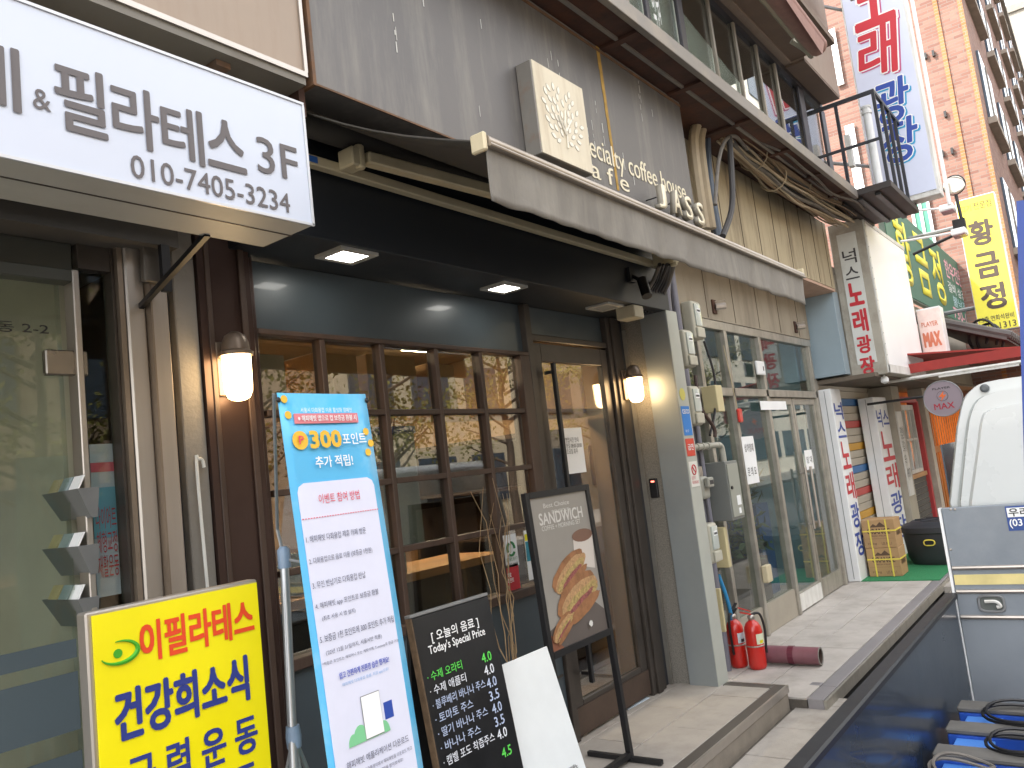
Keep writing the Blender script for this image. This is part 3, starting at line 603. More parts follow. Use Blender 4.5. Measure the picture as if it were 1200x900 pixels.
tag(part('blue_cabinet', MB().box(8.35,8.7,3.2,3.6,.055,1.0), mat('cabinet_blue','#2c5c93',.5)), 'blue cabinet inside the aluminium shopfront', 'cabinet')
tag(part('maroon_cabinet', MB().box(7.9,8.3,3.6,4.0,.055,1.1), mat('cabinet_maroon','#6e3a3a',.5)), 'maroon cabinet inside the aluminium shopfront', 'cabinet')
fs2 = front(0,2.567,0)
def note(px0,py0,px1,py1,lab,body,Y=2.567,par=None,mm=None,ink=None,hfrac=.35,name='paper_notice'):
    f = front(0,Y,0); a, b = onY(px0,py0,Y), onY(px1,py1,Y); t = thing(name, lab, 'notice', (a.x,Y,b.z))
    sheet('paper', f, a.x, b.x, b.z, a.z, mm or INKW, t)
    if body: h = (a.z-b.z)*hfrac; text('print', body, f, a.x+(b.x-a.x)*.14, (a.z+b.z)/2-h/2, (b.x-a.x)*.72, h, ink or INK, t, .01, .003)
    return t
note(868,512,886,537,'upper white notice taped to the aluminium shopfront post','상가임대')
note(872,539,890,565,'lower white notice taped under the first one on the shopfront','문 의 요')
note(942,528,954,549,'small white notice on the far shop door','임 대')
note(890,470,922,480,'long white strip notice on the shopfront transom','',hfrac=.3)
a = onY(857,505,2.55)
# small things on shop 2
z = onY(891,432,2.56)
t = thing('sensor_plate', 'white plastic plate with a keyhole on the shopfront mullion', 'plate', (z.x,2.56,z.z)); part('plate', MB().box(z.x-.11,z.x+.09,2.545,2.568,z.z-.06,z.z+.07), WHITE, t, bev=.012, segs=2); part('hole', MB().box(z.x+.03,z.x+.05,2.5435,2.5448,z.z-.02,z.z+.02), BLK, t)
z = onY(866,487,2.56); t = thing('red_tag', 'red plastic tag hanging on the aluminium shopfront', 'tag', (z.x,2.55,z.z)); part('tag', MB().box(z.x-.04,z.x+.04,2.54,2.566,z.z-.06,z.z+.06), REDP, t, bev=.01)
part('cord', MB().tube([(z.x-.03,2.553,z.z+.061),(z.x-.1,2.565,z.z+.6)],.004,5), CREAM, t)
z = onY(833,350,2.57)
for i,(px,py,lab) in enumerate(((840,359,'rusty bracket lamp stub on the tan board nearer the pillar'),(935,383,'rusty bracket lamp stub on the tan board at the far end'))):
    q = onY(px,py,2.55); t = thing('wall_bracket', lab, 'bracket', (q.x,2.56,q.z)); part('plate', MB().box(q.x-.04,q.x+.03,2.565,2.578,q.z-.06,q.z+.06), RUSTY, t); part('clamp', MB().tube([(q.x,2.565,q.z),(q.x+.06,2.50,q.z)],.03,8).tube([(q.x,2.565,q.z+.04),(q.x+.08,2.5,q.z+.05)],.006,6), STEEL, t)
z = onY(768/1,0,0) if False else None
q = onY(897,672,2.56)
t = thing('door_buzzer', 'cream buzzer box on the aluminium shopfront near the floor', 'buzzer', (q.x,2.56,q.z)); part('case', MB().box(q.x-.06,q.x+.05,2.52,2.568,q.z-.07,q.z+.07), CREAM, t, bev=.006)

# ================================================================ METERS & PIPES
def meter(px, py, h, lab, Y=2.42, wd=.13, dp=.10, name='electric_meter'):
    c = onY(px,py,Y); x,z = c.x,c.z; t = thing(name, lab, 'meter', (x,Y,z-h/2), group='electricity meters by the grey pillar')
    part('case', MB().box(x-wd/2,x+wd/2,Y,Y+dp,z-h/2,z+h/2), mat('meter_plastic','#b9b6a6',.4,0,.05,6,dirt='#8f8872',dirt_amt=.35), t, bev=.025, segs=3, smooth=True)
    part('window', MB().box(x-wd*.34,x+wd*.34,Y-.012,Y+.002,z-h*.16,z+h*.42), mat('clear_cover','#c3cac3',.1,0,.05,4,coat=.6), t, bev=.01, segs=2, smooth=True)
    part('terminal_cover', MB().box(x-wd*.42,x+wd*.42,Y-.018,Y+.002,z-h*.46,z-h*.2), MATS['meter_plastic'], t, bev=.01, segs=2)
    part('dial', MB().box(x-wd*.2,x+wd*.2,Y-.0135,Y-.0125,z+h*.18,z+h*.30), INKW, t); part('dial_print', MB().box(x-wd*.17,x+wd*.17,Y-.0145,Y-.0137,z+h*.21,z+h*.26), INK, t)
meter(818,375,.30,'topmost electricity meter, high on the wall right of the purple pipe',2.44,.16)
meter(809,408,.27,'second electricity meter just right of the pillar top',2.33,.15)
meter(817,475,.28,'electricity meter with clear cover level with the blue sticker',2.33,.15)
meter(838,636,.27,'lowest electricity meter beside the grey pillar above the cream box',2.33,.14)
def gasmeter(px,py,lab,Y=2.38):
    c = onY(px,py,Y); x,z=c.x,c.z; t = thing('gas_meter', lab, 'gas meter', (x,Y,z-.12))
    part('body', MB().box(x-.06,x+.06,Y,Y+.12,z-.1,z+.06), mat('gas_grey','#a8a79c',.5,.1,.1,6), t, bev=.03, segs=3, smooth=True)
    part('counter', MB().box(x-.045,x+.045,Y-.04,Y+.0,z-.02,z+.05), MATS['gas_grey'], t, bev=.008); part('counter_window', MB().box(x-.03,x+.03,Y-.042,Y-.0405,z,z+.03), INK, t)
    part('union', MB().lathe((x-.03,Y+.05,z+.06),[(.018,0),(.022,.02),(.018,.07)],12).lathe((x+.03,Y+.05,z+.06),[(.018,0),(.022,.02),(.018,.07)],12), STEEL, t, smooth=True)
gasmeter(828,568,'grey gas meter under the horizontal pipe'); 
PIPEP = mat('lilac_grey_pipe','#7d7d88',.45,.1,.08,5); 
q = [onY(806,330,2.4), onY(820,500,2.4)]
pp = lambda px,py,Y=2.40: onY(px,py,Y)
tag(part('drain_pipe', MB().tube([(pp(812,395).x,2.5,3.15),(pp(812,395).x,2.5,.062)],.03,12), PIPEP, smooth=True), 'lilac grey drainpipe running down behind the meters', 'pipe')
x_ = pp(826,500).x
tag(part('vertical_pipe', MB().tube([(x_,2.46,1.9),(x_,2.46,.9)],.018,10), PIPEP, smooth=True), 'thin grey vertical pipe just right of the drainpipe', 'pipe')
c1, c2 = pp(815,524,2.4), pp(842,524,2.4)
gpipe = thing('gas_pipe', 'grey horizontal gas pipe with elbow above the gas meter', 'pipe', (c1.x,2.4,c1.z-.02))
part('run', MB().tube([(c1.x-.1,2.41,c1.z),(c2.x,2.41,c1.z)],.022,10), MATS['gas_grey'], gpipe, smooth=True)
part('elbow', MB().tube(cat_rom([(c2.x,2.41,c1.z),(c2.x+.06,2.41,c1.z-.01),(c2.x+.08,2.41,c1.z-.06),(c2.x+.08,2.41,c1.z-.2)],5),.024,10), MATS['gas_grey'], gpipe, smooth=True)
for k in range(3): part('collar', MB().tube([(c1.x+.03+k*.09,2.41,c1.z),(c1.x+.055+k*.09,2.41,c1.z)],.028,10), MATS['gas_grey'], gpipe)
# grey cabinet
a, b = onX(831,541,5.95), onX(0,0,6)
YC = 2.33; tlc, brc = onY(849,541,YC), onY(873,606,YC)
cb = thing('meter_cabinet', 'grey steel wall cabinet with a small label right of the gas meter', 'cabinet', ((tlc.x+brc.x)/2,YC,brc.z))
cx0, cx1 = tlc.x, brc.x
part('case', MB().box(cx0,cx1,YC,2.56,brc.z,tlc.z), mat('cabinet_grey','#7e817e',.45,.2,.05,4), cb, bev=.003)
dr = part('door', MB().box(cx0+.015,cx1-.015,YC-.008,YC-.0005,brc.z+.02,tlc.z-.02), mat('cabinet_door','#9a9c92',.45,.1,.05,4), cb, bev=.002)
part('lock', MB().lathe((cx0+.04,YC-.008,(brc.z+tlc.z)/2+.02),[(.012,0),(.012,.01)],10,(0,-1,0)), BLK, dr); part('label', MB().box(cx1-.12,cx1-.05,YC-.0105,YC-.0085,brc.z+.1,brc.z+.17), INKW, dr); part('label', MB().box(cx1-.11,cx1-.07,YC-.0105,YC-.0085,brc.z+.04,brc.z+.08), INKW, dr)
def jbox(px0,py0,px1,py1,Y,dp,lab):
    a,b = onY(px0,py0,Y), onY(px1,py1,Y); o = part('junction_box', MB().box(a.x,b.x,Y,Y+dp,b.z,a.z), mat('cream_plastic','#c9bd93',.5,0,.05,5), None, bev=.004); return tag(o, lab, 'junction box')
jbox(838,451,850,482,2.42,.12,'cream junction box above the grey cabinet'); jbox(848,618,858,664,2.40,.12,'tall cream junction box below the grey cabinet'); jbox(843,690,852,740,2.36,.2,'large pale box low on the wall above the extinguishers')
tag(part('hose', MB().tube(cat_rom([(5.6,2.5,.72),(5.62,2.47,.55),(5.63,2.46,.40),(5.66,2.48,.12)]),.014,8), mat('blue_hose','#2b86b8',.5), smooth=True), 'blue and black hose running down behind the extinguishers', 'hose')
tag(part('meter_cable', MB().tube(cat_rom([pp(825,400,2.5),pp(837,440,2.46),pp(838,480,2.45),pp(832,510,2.44)]),.010,8), BLK, smooth=True), 'black cable curving down from the topmost meter', 'cable')
tag(part('meter_cable', MB().tube(cat_rom([pp(815,440,2.42),pp(820,475,2.40),pp(836,500,2.38),pp(838,512,2.38)]),.014,8), mat('dirty_cable','#4b3a35',.6), smooth=True), 'thick dark cable looping between the meters and the cream box', 'cable')
# stickers on pillar front
fp = front(0,2.2852,0)
def psticker(px0,py0,px1,py1,col,lab,body=None,name='sticker',ink=None):
    a,b = onY(px0,py0,2.285), onY(px1,py1,2.285); xm0, xm1 = 4.90, 5.025
    t = thing(name, lab, 'sticker', (xm0,2.285,b.z)); sheet('film', fp, xm0, xm1, b.z, a.z, plain('film_'+col.strip('#'), col), t)
    return t, xm0, xm1, b.z, a.z
t,x0,x1,zb2,zt = psticker(802,476,810,510,'#2f7fd0','blue security company sticker on the pillar'); text('print','CESCO', fp, x0+.01, zt-.05, x1-x0-.02, .028, INKW, t, .02, d=.004); text('print','세스코', fp, x0+.02, zb2+.02, .05, .02, INKW, t, d=.004)
t,x0,x1,zb2,zt = psticker(806,514,813,534,'#d0432f','red sticker with white letters under the blue one'); text('print','금연', fp, x0+.02, zb2+.04, x1-x0-.04, .04, INKW, t, .02, d=.004)
t,x0,x1,zb2,zt = psticker(809,541,817,570,'#dcdcd4','white no smoking sticker under the red one on the pillar')
ring = [(x0+.0625+.032*math.cos(k/16*6.283), zt-.055+.032*math.sin(k/16*6.283)) for k in range(17)]
part('ring', MB().tube([fp.p(u,v,.004) for u,v in ring],.004,4).tube([fp.p(x0+.042,zt-.035,.004),fp.p(x0+.083,zt-.075,.004)],.004,4), RED, t); text('print','금연구역\nNO SMOKING', fp, x0+.015, zb2+.02, .095, .05, RED, t, d=.004)
yb = onX(0,0,1); a = onY(799,462,2.285)
tag(part('round_sticker', MB().lathe((4.955,2.2845,a.z),[(.042,0),(.042,.0015)],20,(0,-1,0)), plain('yellow_sticker','#cfc763')), 'small round yellow sticker above the blue one on the pillar', 'sticker')
# fire extinguishers
def extinguisher(x,y,lab,h=.335,r=.062,ang=0,band='#c9d5da'):
    t = thing('fire_extinguisher', lab, 'fire extinguisher', (x,y,.062), group='red fire extinguishers by the grey pillar')
    c = Vector((x,y,.062))
    part('tank', MB().lathe(c,[(r*.8,0),(r*.98,.012),(r,.03),(r,h*.76),(r*.93,h*.86),(r*.7,h*.94),(r*.35,h*.99),(.02,h*1.0)],28), REDP, t, smooth=True)
    part('collar', MB().lathe(c+Vector((0,0,h)),[(.02,0),(.026,.008),(.026,.025),(.018,.035)],14), STEEL, t, smooth=True)
    d = Vector((math.cos(ang),math.sin(ang),0)); s = Vector((-d.y,d.x,0)); tp = c+Vector((0,0,h+.035))
    part('handle', MB().hexa([tp-s*.012,tp+d*.075-s*.012+Vector((0,0,.02)),tp+d*.075+s*.012+Vector((0,0,.02)),tp+s*.012,tp-s*.012+Vector((0,0,.008)),tp+d*.075-s*.012+Vector((0,0,.028)),tp+d*.075+s*.012+Vector((0,0,.028)),tp+s*.012+Vector((0,0,.008))]), BLK if ang==0 else REDP, t)
    q = tp+Vector((0,0,.02)); part('lever', MB().hexa([q-s*.011,q+d*.085-s*.011+Vector((0,0,.035)),q+d*.085+s*.011+Vector((0,0,.035)),q+s*.011,q-s*.011+Vector((0,0,.008)),q+d*.085-s*.011+Vector((0,0,.043)),q+d*.085+s*.011+Vector((0,0,.043)),q+s*.011+Vector((0,0,.008))]), BLK if ang==0 else REDP, t)
    part('hose', MB().tube(cat_rom([tp, tp-d*.06+Vector((0,0,.0)), c-d*(r+.02)+Vector((0,0,h*.8)), c-d*(r+.012)+Vector((0,0,h*.4)), c-d*(r+.012)+Vector((0,0,.10))]),.009,8), BLK, t, smooth=True)
    # label wraps the side facing the street
    f0 = math.radians(215); R = [[c+Vector((math.cos(f0+k*.12)*(r+.0015),math.sin(f0+k*.12)*(r+.0015),z)) for k in range(11)] for z in (h*.52,h*.73)]
    part('label', MB().rings(R,False,False), plain('lab'+band.strip('#'),band), t)
    R = [[c+Vector((math.cos(f0+k*.12)*(r+.003),math.sin(f0+k*.12)*(r+.003),z)) for k in range(3,8)] for z in (h*.54,h*.60)]
    part('label_band', MB().rings(R,False,False), YEL if ang else INK, t)
    part('strap', MB().lathe(c,[(r+.001,h*.46),(r+.003,h*.465),(r+.003,h*.485),(r+.001,h*.49)],28), STEEL, t)
e1 = onZ(869,782,.062); e2 = onZ(891,784,.062)
extinguisher(e1.x+.02,e1.y+.02,'red fire extinguisher with a grey label, closer to the pillar'); extinguisher(e2.x+.02,e2.y+.02,'red fire extinguisher with red handle and yellow label, further from the pillar',ang=2.2,band='#d9ddc0')
# maroon pipe piece lying on slab
pa, pb = onZ(900,768,.12), onZ(965,770,.12)
A0 = Vector((pa.x,pa.y+.02,.13)); B0 = Vector((pb.x,pb.y+.02,.125)); d = (B0-A0).normalized(); sd_ = Vector((-d.y,d.x,0)); 
mp_ = thing('pipe_section', 'maroon plastic film roll lying on the slabs behind the extinguishers', 'pipe', (A0.x,A0.y,.06))
ring = lambda c,r0: [c+(sd_*math.cos(k*math.pi/8)+Vector((0,0,1))*math.sin(k*math.pi/8))*r0 for k in range(16)]
MAR = mat('maroon_sheet','#7c5058',.35,0,.2,6,.1,20,coat=.3)
part('shell', MB().rings([ring(A0,.062),ring(B0,.06)],False), MAR, mp_, smooth=True); part('lining', MB().rings([ring(A0,.052),ring(B0,.052)],False), mat('brown_lining','#4a3a30',.8), mp_)
M0 = A0.lerp(B0,.45); part('band', MB().rings([ring(M0,.064),ring(M0+d*.04,.064)],False), mat('deep_maroon','#5e1e30',.4), mp_)
part('rim', MB().rings([ring(B0,.0615),ring(B0+d*.004,.0615),ring(B0+d*.004,.051),ring(B0,.051)],False), CONC, mp_)

# ================================================================ cctv, boxes at porch corner
c = onY(753,338,2.25)
t = thing('security_camera', 'black bullet security camera hanging under the right end of the awning', 'camera', (4.62,2.2,2.6))
q = onY(752,340,2.2); part('barrel', MB().tube([q+Vector((.02,0,.07)), q+Vector((-.02,-.04,-.05))],.032,14), BLK, t, smooth=True); part('mount', MB().tube([q+Vector((.02,.0,.06)), q+Vector((.03,.08,.12))],.012,8).box(q.x-.01,q.x+.06,q.y+.06,q.y+.083,q.z+.07,q.z+.16), BLK, t)
q = onY(758,372,2.26); tag(part('junction_box', MB().box(q.x-.1,q.x+.03,2.29,2.42,2.49,2.57), mat('cream_plastic2','#b5ad95',.5), None, bev=.006), 'cream junction box tucked under the soffit corner', 'junction box')
# ================================================================ CABLES
def bundle(name, pts, r, m, lab, cat='cable', jit=0, n=8):
    P_ = [Vector(p)+Vector((random.uniform(-jit,jit),random.uniform(-jit,jit),random.uniform(-jit,jit))) for p in pts]
    return tag(part(name, MB().tube(cat_rom(P_,6), r, n), m, None, smooth=True), lab, cat)
COND = mat('cream_conduit','#a99a80',.6,0,.1,10,dirt='#6c5c48',dirt_amt=.5); CABG = mat('grey_cable','#6a655e',.7,0,.25,8); CABD = mat('dark_cable','#3c3a3a',.6,0,.2,8); CABB = mat('blue_grey_conduit','#5b6674',.5)
yc = 2.10
for k,(dx,rr_,mm,lab) in enumerate(((0,.038,COND,'cream corrugated conduit rising left of the cable bundle'),(8,.036,COND,'second cream conduit beside the fascia end'),)):
    bundle('conduit', [onY(826+dx,268,yc),onY(816+dx,200,yc),onY(813+dx,160,yc),onY(822+dx,140,yc),onY(842+dx*.5,142,yc),onY(866,162,yc)], rr_, mm, lab, 'conduit')
bundle('conduit', [onY(842,276,yc+.02),onY(833,225,yc+.02),onY(829,190,yc+.03),onY(828,160,yc+.05)], .034, CABB, 'blue grey conduit just right of the cream ones', 'conduit')
bundle('conduit', [onY(836,272,yc+.05),onY(831,225,yc+.06),onY(829,180,yc+.07),onY(836,160,yc+.08),onY(860,168,yc+.08)], .018, CABG, 'thin grey conduit between the cream and the blue ones', 'conduit')
bundle('hanging_cable', [onY(838,240,1.95),onY(842,190,1.95),onY(850,165,1.95),onY(862,160,1.95),onY(875,175,2.0)], .014, CABG, 'grey cable forming a narrow loop over the tan panel', 'cable')
bundle('hanging_cable', [onY(847,277,1.95),onY(858,240,1.95),onY(856,180,1.95),onY(854,160,1.95)], .022, CABD, 'thick black cable hanging in front of the tan panel', 'cable')
cab = thing('cable_bundle', 'tangled bundle of grey and brown cables strapped under the ledge', 'cables', (6.8,2.05,3.7))
rr = random.Random(11)
A = onY(845,150,2.05); Bm = onY(920,205,2.02); Ce = onY(990,250,2.0)
for k in range(34):
    oy, oz = rr.gauss(0,.05), rr.gauss(0,.055)
    P_ = []
    for s in range(8):
        tt = s/7; base = A.lerp(Bm, tt*2) if tt < .5 else Bm.lerp(Ce, tt*2-1)
        sp = .7+.5*math.sin(math.pi*tt)+(.5 if tt > .85 else 0)
        P_.append(base+Vector((0, min(oy*sp+rr.gauss(0,.012), .12), oz*sp+rr.gauss(0,.014)-.05*math.sin(math.pi*tt)-.02)))
    part('strand', MB().tube(cat_rom(P_,4), rr.choice((.006,.008,.012,.012,.018,.03 if k<4 else .01)), 6), rr.choice((CABG,CABG,COND,CABD,mat('brown_cable','#7d6a52',.7))), cab, smooth=True)
for px,py in ((882,180),(935,215),(905,205)):
    c = onY(px,py,2.04); part('strap', MB().tube([c+Vector((0,.12*math.cos(a),.12*math.sin(a)-.02)) for a in [k*math.pi/6 for k in range(13)]],.006,5), COND, cab)
b2_ = thing('porch_cable_bundle', 'dark cables and conduit sweeping down behind the awning end to the meters', 'cables', (4.9,2.4,2.5))
for k in range(7):
    P_ = [onY(768+k*4,322,2.2+.02*k), onY(760+k*5,335,2.28), onY(755+k*4,352,2.36), onY(748+k*5+4,372,2.42)]
    P_ = [onY(790-k*3+rr.uniform(-3,3),310,2.12), onY(784-k*3,328,2.2+.01*k), onY(777-k*3.5,345,2.3), onY(775-k*4,366,2.36)]
    part('strand', MB().tube(cat_rom(P_,5), (.018,.012,.010,.012,.009,.012,.014)[k], 8), (CABG,CABD,CABD,CABD,BLK,BLK,CABG)[k], b2_, smooth=True)
part('strand', MB().tube(cat_rom([(5.3,2.38,3.1),(5.25,2.4,2.9),(5.22,2.42,2.75),(5.25,2.44,2.5),(5.3,2.46,2.3)]),.03,10), PIPEP, b2_, smooth=True)

# ================================================================ UPPER STOREYS
ub = thing('upper_building', 'weathered upper storey with a steel ledge, window band and brown panelled wall above the shops', 'building', (5,2.0,3.9))
lm = mat('ledge_grey','#7d7872',.5,.3,.12,3,dirt='#a89a84',dirt_amt=.5,dscale=2)
part('ledge', MB().box(-1.5,8.42,1.72,1.76,3.925,4.02).box(-1.5,8.42,1.761,2.6,3.985,4.02), lm, ub, bev=.003)
part('ledge_soffit', MB().box(-1.5,8.42,1.762,2.3,3.945,3.984), RUSTY, ub)
for x in (1.2,2.2,3.05,3.9,4.75,5.6,6.45,7.3,8.1): part('soffit_rib', MB().box(x,x+.05,1.765,2.24,3.925,3.944), RUSTY, ub)
part('soffit_rail', MB().box(1.8,8.3,1.88,1.90,3.93,3.9445), lm, ub)
YW = 2.0; ZT = 5.12
MUL = mat('dark_window_frame','#3f3d42',.4,.3,.1,6); MULL = mat('light_window_frame','#8f887c',.4,.4,.1,6)
cols = [(735,2,.02,0),(760,20,.03,1),(803,57,.055,1),(843,91,.02,0),(873,116,.02,0),(899,137,.02,0),(921,157,.02,0),(950,181,.10,1),(975,200,.09,1)]
xs = [onY(px,py,YW).x for px,py,_,_ in cols]
# the sight line meets the ledge edge, so go to where the post passes the ledge top
xs = [onY(px,py,YW).x for px,py,_,_ in cols]
wb = part('window_head', MB().box(1.7,8.75,1.985,2.06,ZT-.06,ZT), MUL, ub)
part('window_sill', MB().box(1.7,8.42,1.985,2.06,4.021,4.10), MUL, ub)
for (px,py,hw,dk), x in zip(cols, xs):
    part('mullion', MB().box(x-hw*.8,x+hw*.8,1.992,2.019,4.101,ZT-.061), MUL if dk else MULL, ub, bev=.004)
for x in (3.9,3.2,2.5,1.8): part('mullion', MB().box(x-.02,x+.02,1.992,2.019,4.101,ZT-.061), MUL, ub)
xl = sorted([1.8,2.5,3.2,3.9]+xs); hwd = {round(x,3):c[2] for x,c in zip(xs,cols)}
for a,b in zip(xl,xl[1:]):
    part('pane', MB().box(a+hwd.get(round(a,3),.02)+.002,b-hwd.get(round(b,3),.02)-.002,2.02,2.026,4.101,ZT-.061), G_UP, ub)
    if b-a > .25: part('sash', MB().box(a+hwd.get(round(a,3),.02)+.003,b-hwd.get(round(b,3),.02)-.003,2.005,2.019,4.102,4.13), MULL, ub)
fu = front(0,2.018,0)
text('lettering','학원', fu, xs[1]+.12, 4.35, .12, .5, INKW, ub, d=.002)
part('reflection_sheet', MB().hexa([(4.4,2.08,4.05),(7.9,2.08,4.05),(7.9,2.09,4.05),(4.4,2.09,4.05),(4.4,2.08,5.02),(7.9,2.08,4.36),(7.9,2.09,4.36),(4.4,2.09,5.02)]), mat('reflection_white','#ecebe4',.8), ub)  # white slant-topped sheet imitates the bright reflection in the upper panes
part('inner_wall', MB().box(1.7,8.7,3.2,3.3,4.02,6), mat('dim_upper_wall','#9db3aa',.8), ub); part('inner_ceiling', MB().box(1.7,8.7,2.07,3.19,5.13,5.2), WHITE, ub); part('inner_floor', MB().box(1.7,8.7,2.07,3.19,4.021,4.05), CONC, ub)
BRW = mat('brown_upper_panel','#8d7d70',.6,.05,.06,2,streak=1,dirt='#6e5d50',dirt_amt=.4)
part('upper_wall', MB().box(7.56,8.76,1.80,9,5.125,7.6), BRW, ub)
part('upper_wall', MB().box(-1.5,7.558,1.92,9,5.125,7.6), BRW, ub)
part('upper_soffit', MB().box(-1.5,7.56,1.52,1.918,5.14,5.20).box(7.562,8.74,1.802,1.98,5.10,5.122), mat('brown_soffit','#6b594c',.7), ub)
part('end_wall', MB().box(8.70,8.76,2.07,9,3.95,5.12), BRW, ub)
part('roof', MB().box(-1.5,8.8,1.5,9,7.61,7.75), CONC, ub)
part('roof_soffit_band', MB().box(-1.5,8.65,1.25,1.52,6.02,6.25), mat('grey_band','#7f7876',.6), ub)
part('rear_wall', MB().box(-1.6,-1.5,2.7,9,0,7.6).box(-1.5,8.76,6.6,6.7,0,3.9), CONC, ub)
# upper awning, rolled up
ua = thing('rolled_awning', 'rolled up pinkish awning with grey arms under the upper eave', 'awning', (6.8,1.4,5.3))
q0, q1 = onY(893,0,1.5), onY(962,60,1.5)
part('back_bar', MB().tube([onY(893,-4,1.62)+Vector((-1,0,0)), onY(951,66,1.62)],.025,6), mat('grey_arm','#8b8878',.4,.4), ua)
part('arm', MB().tube([onY(905,-5,1.5)+Vector((-.5,0,0)), onY(949,60,1.5)],.035,4), MATS['grey_arm'], ua); part('arm', MB().tube([onY(925,22,1.45), onY(952,58,1.5)],.028,4), MATS['grey_arm'], ua)
part('bracket', MB().tube([onY(928,47,1.6),onY(951,62,1.5)],.03,6), MATS['grey_arm'], ua)
part('canvas_roll', MB().tube([onY(915,-4,1.42)+Vector((-1,0,0)),onY(958,55,1.42)],.075,12), mat('pink_canvas','#8c6a60',.8,0,.15,12,.1), ua, smooth=True)
part('valance', MB().hexa([Vector(v) for v in (onY(928,-2,1.35),onY(966,50,1.35),onY(966,50,1.36),onY(928,-2,1.36),onY(920,-2,1.35),onY(964,64,1.35),onY(964,64,1.36),onY(920,-2,1.36))]), MATS['pink_canvas'], ua)

# balcony
bal = thing('balcony', 'small black steel balcony with thin railings at the corner above the shops', 'balcony', (9.1,1.7,3.95))
part('deck', MB().box(8.43,9.80,1.41,2.05,3.955,4.02), mat('black_brown_steel','#3d3836',.6,.2,.15,5,dirt='#5b4a40',dirt_amt=.4), bal, bev=.003)
for y in (1.55,1.72,1.89): part('deck_rib', MB().box(8.5,9.75,y-.02,y+.03,3.925,3.954), BLK, bal)
RAILM = mat('dark_rail','#34353a',.5,.3)
zt_ = onX(941,127,8.45).z; ztop = 5.0
rt = MB().box(8.44,8.475,1.42,2.06,4.93,4.965).box(8.476,9.79,1.42,1.45,4.93,4.965); part('top_rail', rt, RAILM, bal)
part('mid_rail', MB().box(8.445,8.47,1.451,2.06,4.45,4.475), RAILM, bal)
for x,y in ((8.44,1.42),(8.44,1.78),(8.80,1.42),(9.1,1.42),(9.4,1.42),(9.76,1.42)): part('baluster', MB().box(x,x+.03,y,y+.03,4.021,4.929), RAILM, bal)
q = onX(1036,121,8.7); tag(part('vent_pipe', MB().tube([(8.62,1.55,4.022),(8.62,1.55,4.86)],.04,12).tube([(8.62,1.55,4.80),(8.62,1.55,4.83)],.05,12).tube([(8.62,1.55,4.86),(8.62,1.55,4.88)],.05,12), WHITE, smooth=True), 'white vertical vent pipe standing on the black balcony', 'pipe')
q = onX(1020,130,8.9); tag(part('aircon_label_box', MB().box(9.0,9.1,1.83,1.88,4.45,4.8), WHITED), 'small white box hung behind the balcony railing', 'box')

# ================================================================ BLOCK AT 9.1+: blue wall, sign box
nb = thing('karaoke_building', 'low building with a pale blue side wall, shutter and brick base beyond the glass shop', 'building', (11,2.4,0))
BLUEW = mat('pale_blue_sheet','#97a9b3',.5,.1,.05,3)
part('blue_panel', MB().box(9.10,9.30,2.28,2.74,2.27,3.195), BLUEW, nb, bev=.002)
part('end_pier', MB().box(9.07,9.14,2.60,2.80,.0,2.265), mat('pier_grey','#8f8a80',.7,0,.1,5), nb)
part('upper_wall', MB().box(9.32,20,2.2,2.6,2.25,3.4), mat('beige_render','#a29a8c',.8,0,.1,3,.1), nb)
part('roof_slab', MB().box(9.0,20,2.42,8,3.42,3.6), CONC, nb)
part('inner_wall', MB().box(9.14,20,3.3,3.4,0,3.3), mat('beige_inner','#8e8576',.8), nb)
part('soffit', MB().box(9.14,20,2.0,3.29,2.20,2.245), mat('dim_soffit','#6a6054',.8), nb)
# shutter
Ysh = 2.62
sx0, sx1_ = 9.2, onY(1015,470,Ysh).x+.25
shu = part('shutter_frame', MB().box(sx1_,sx1_+.08,2.55,2.7,.06,2.2), mat('dark_post','#4b443e',.6), nb)
zz = .08; k = 0; rows = []
cmap = {}
for py,col in ((475,'blue'),(499,'red'),(525,'yel'),(555,'blue'),(583,'red'),(610,'yel')): cmap[round(onY(1008,py,Ysh).z/.09)] = col
cm = {'blue':plain('slat_blue','#3f75b0'),'red':plain('slat_red','#c2504a'),'yel':plain('slat_yellow','#d3a13a')}
slm = mat('slat_cream','#bdb5a5',.45,.1,.06,4)
while zz < 2.18:
    part('shutter_slat', MB().hexa([(sx0,Ysh,zz),(sx1_,Ysh,zz),(sx1_,Ysh+.02,zz),(sx0,Ysh+.02,zz),(sx0,Ysh-.014,zz+.083),(sx1_,Ysh-.014,zz+.083),(sx1_,Ysh+.02,zz+.083),(sx0,Ysh+.02,zz+.083)]), cm.get(cmap.get(round(zz/.09)),slm), nb)
    zz += .09
# standing banners: -X face and -Y face boxes
def postsign(xc, y0, y1, x1, ztop, lab, lines):
    t = thing('standing_sign', lab, 'sign', ((xc+x1)/2,(y0+y1)/2,.062))
    part('case', MB().box(xc,x1,y0,y1,.064,ztop), WHITE, t, bev=.006)
    part('fold', MB().box(xc-.003,xc-.0005,(y0+y1)/2-.003,(y0+y1)/2+.003,.09,ztop-.02), GREYMET, t)
    f = front(0,y0,0); zt = ztop-.12; 
    for s,m_,h in lines:
        text('lettering', s, f, xc+.04, zt-h, (x1-xc)-.08, h*.85, m_, t, .02, .003); zt -= h
    return t
SB = plain('sign_blue','#2c4aa0')
b1x = onY(984,457,2.47).x
postsign(9.10,2.47,2.60,9.10+max(.14,b1x-9.10),2.14,'tall white standing sign with blue and red Korean letters against the glass shop end',[('넉',SB,.22),('스',SB,.2),('노',RED,.34),('래',RED,.34),('광',SB,.3),('장',SB,.3)])
e0 = onY(1021,457,2.40).x; e1_ = onY(1036,457,2.40).x
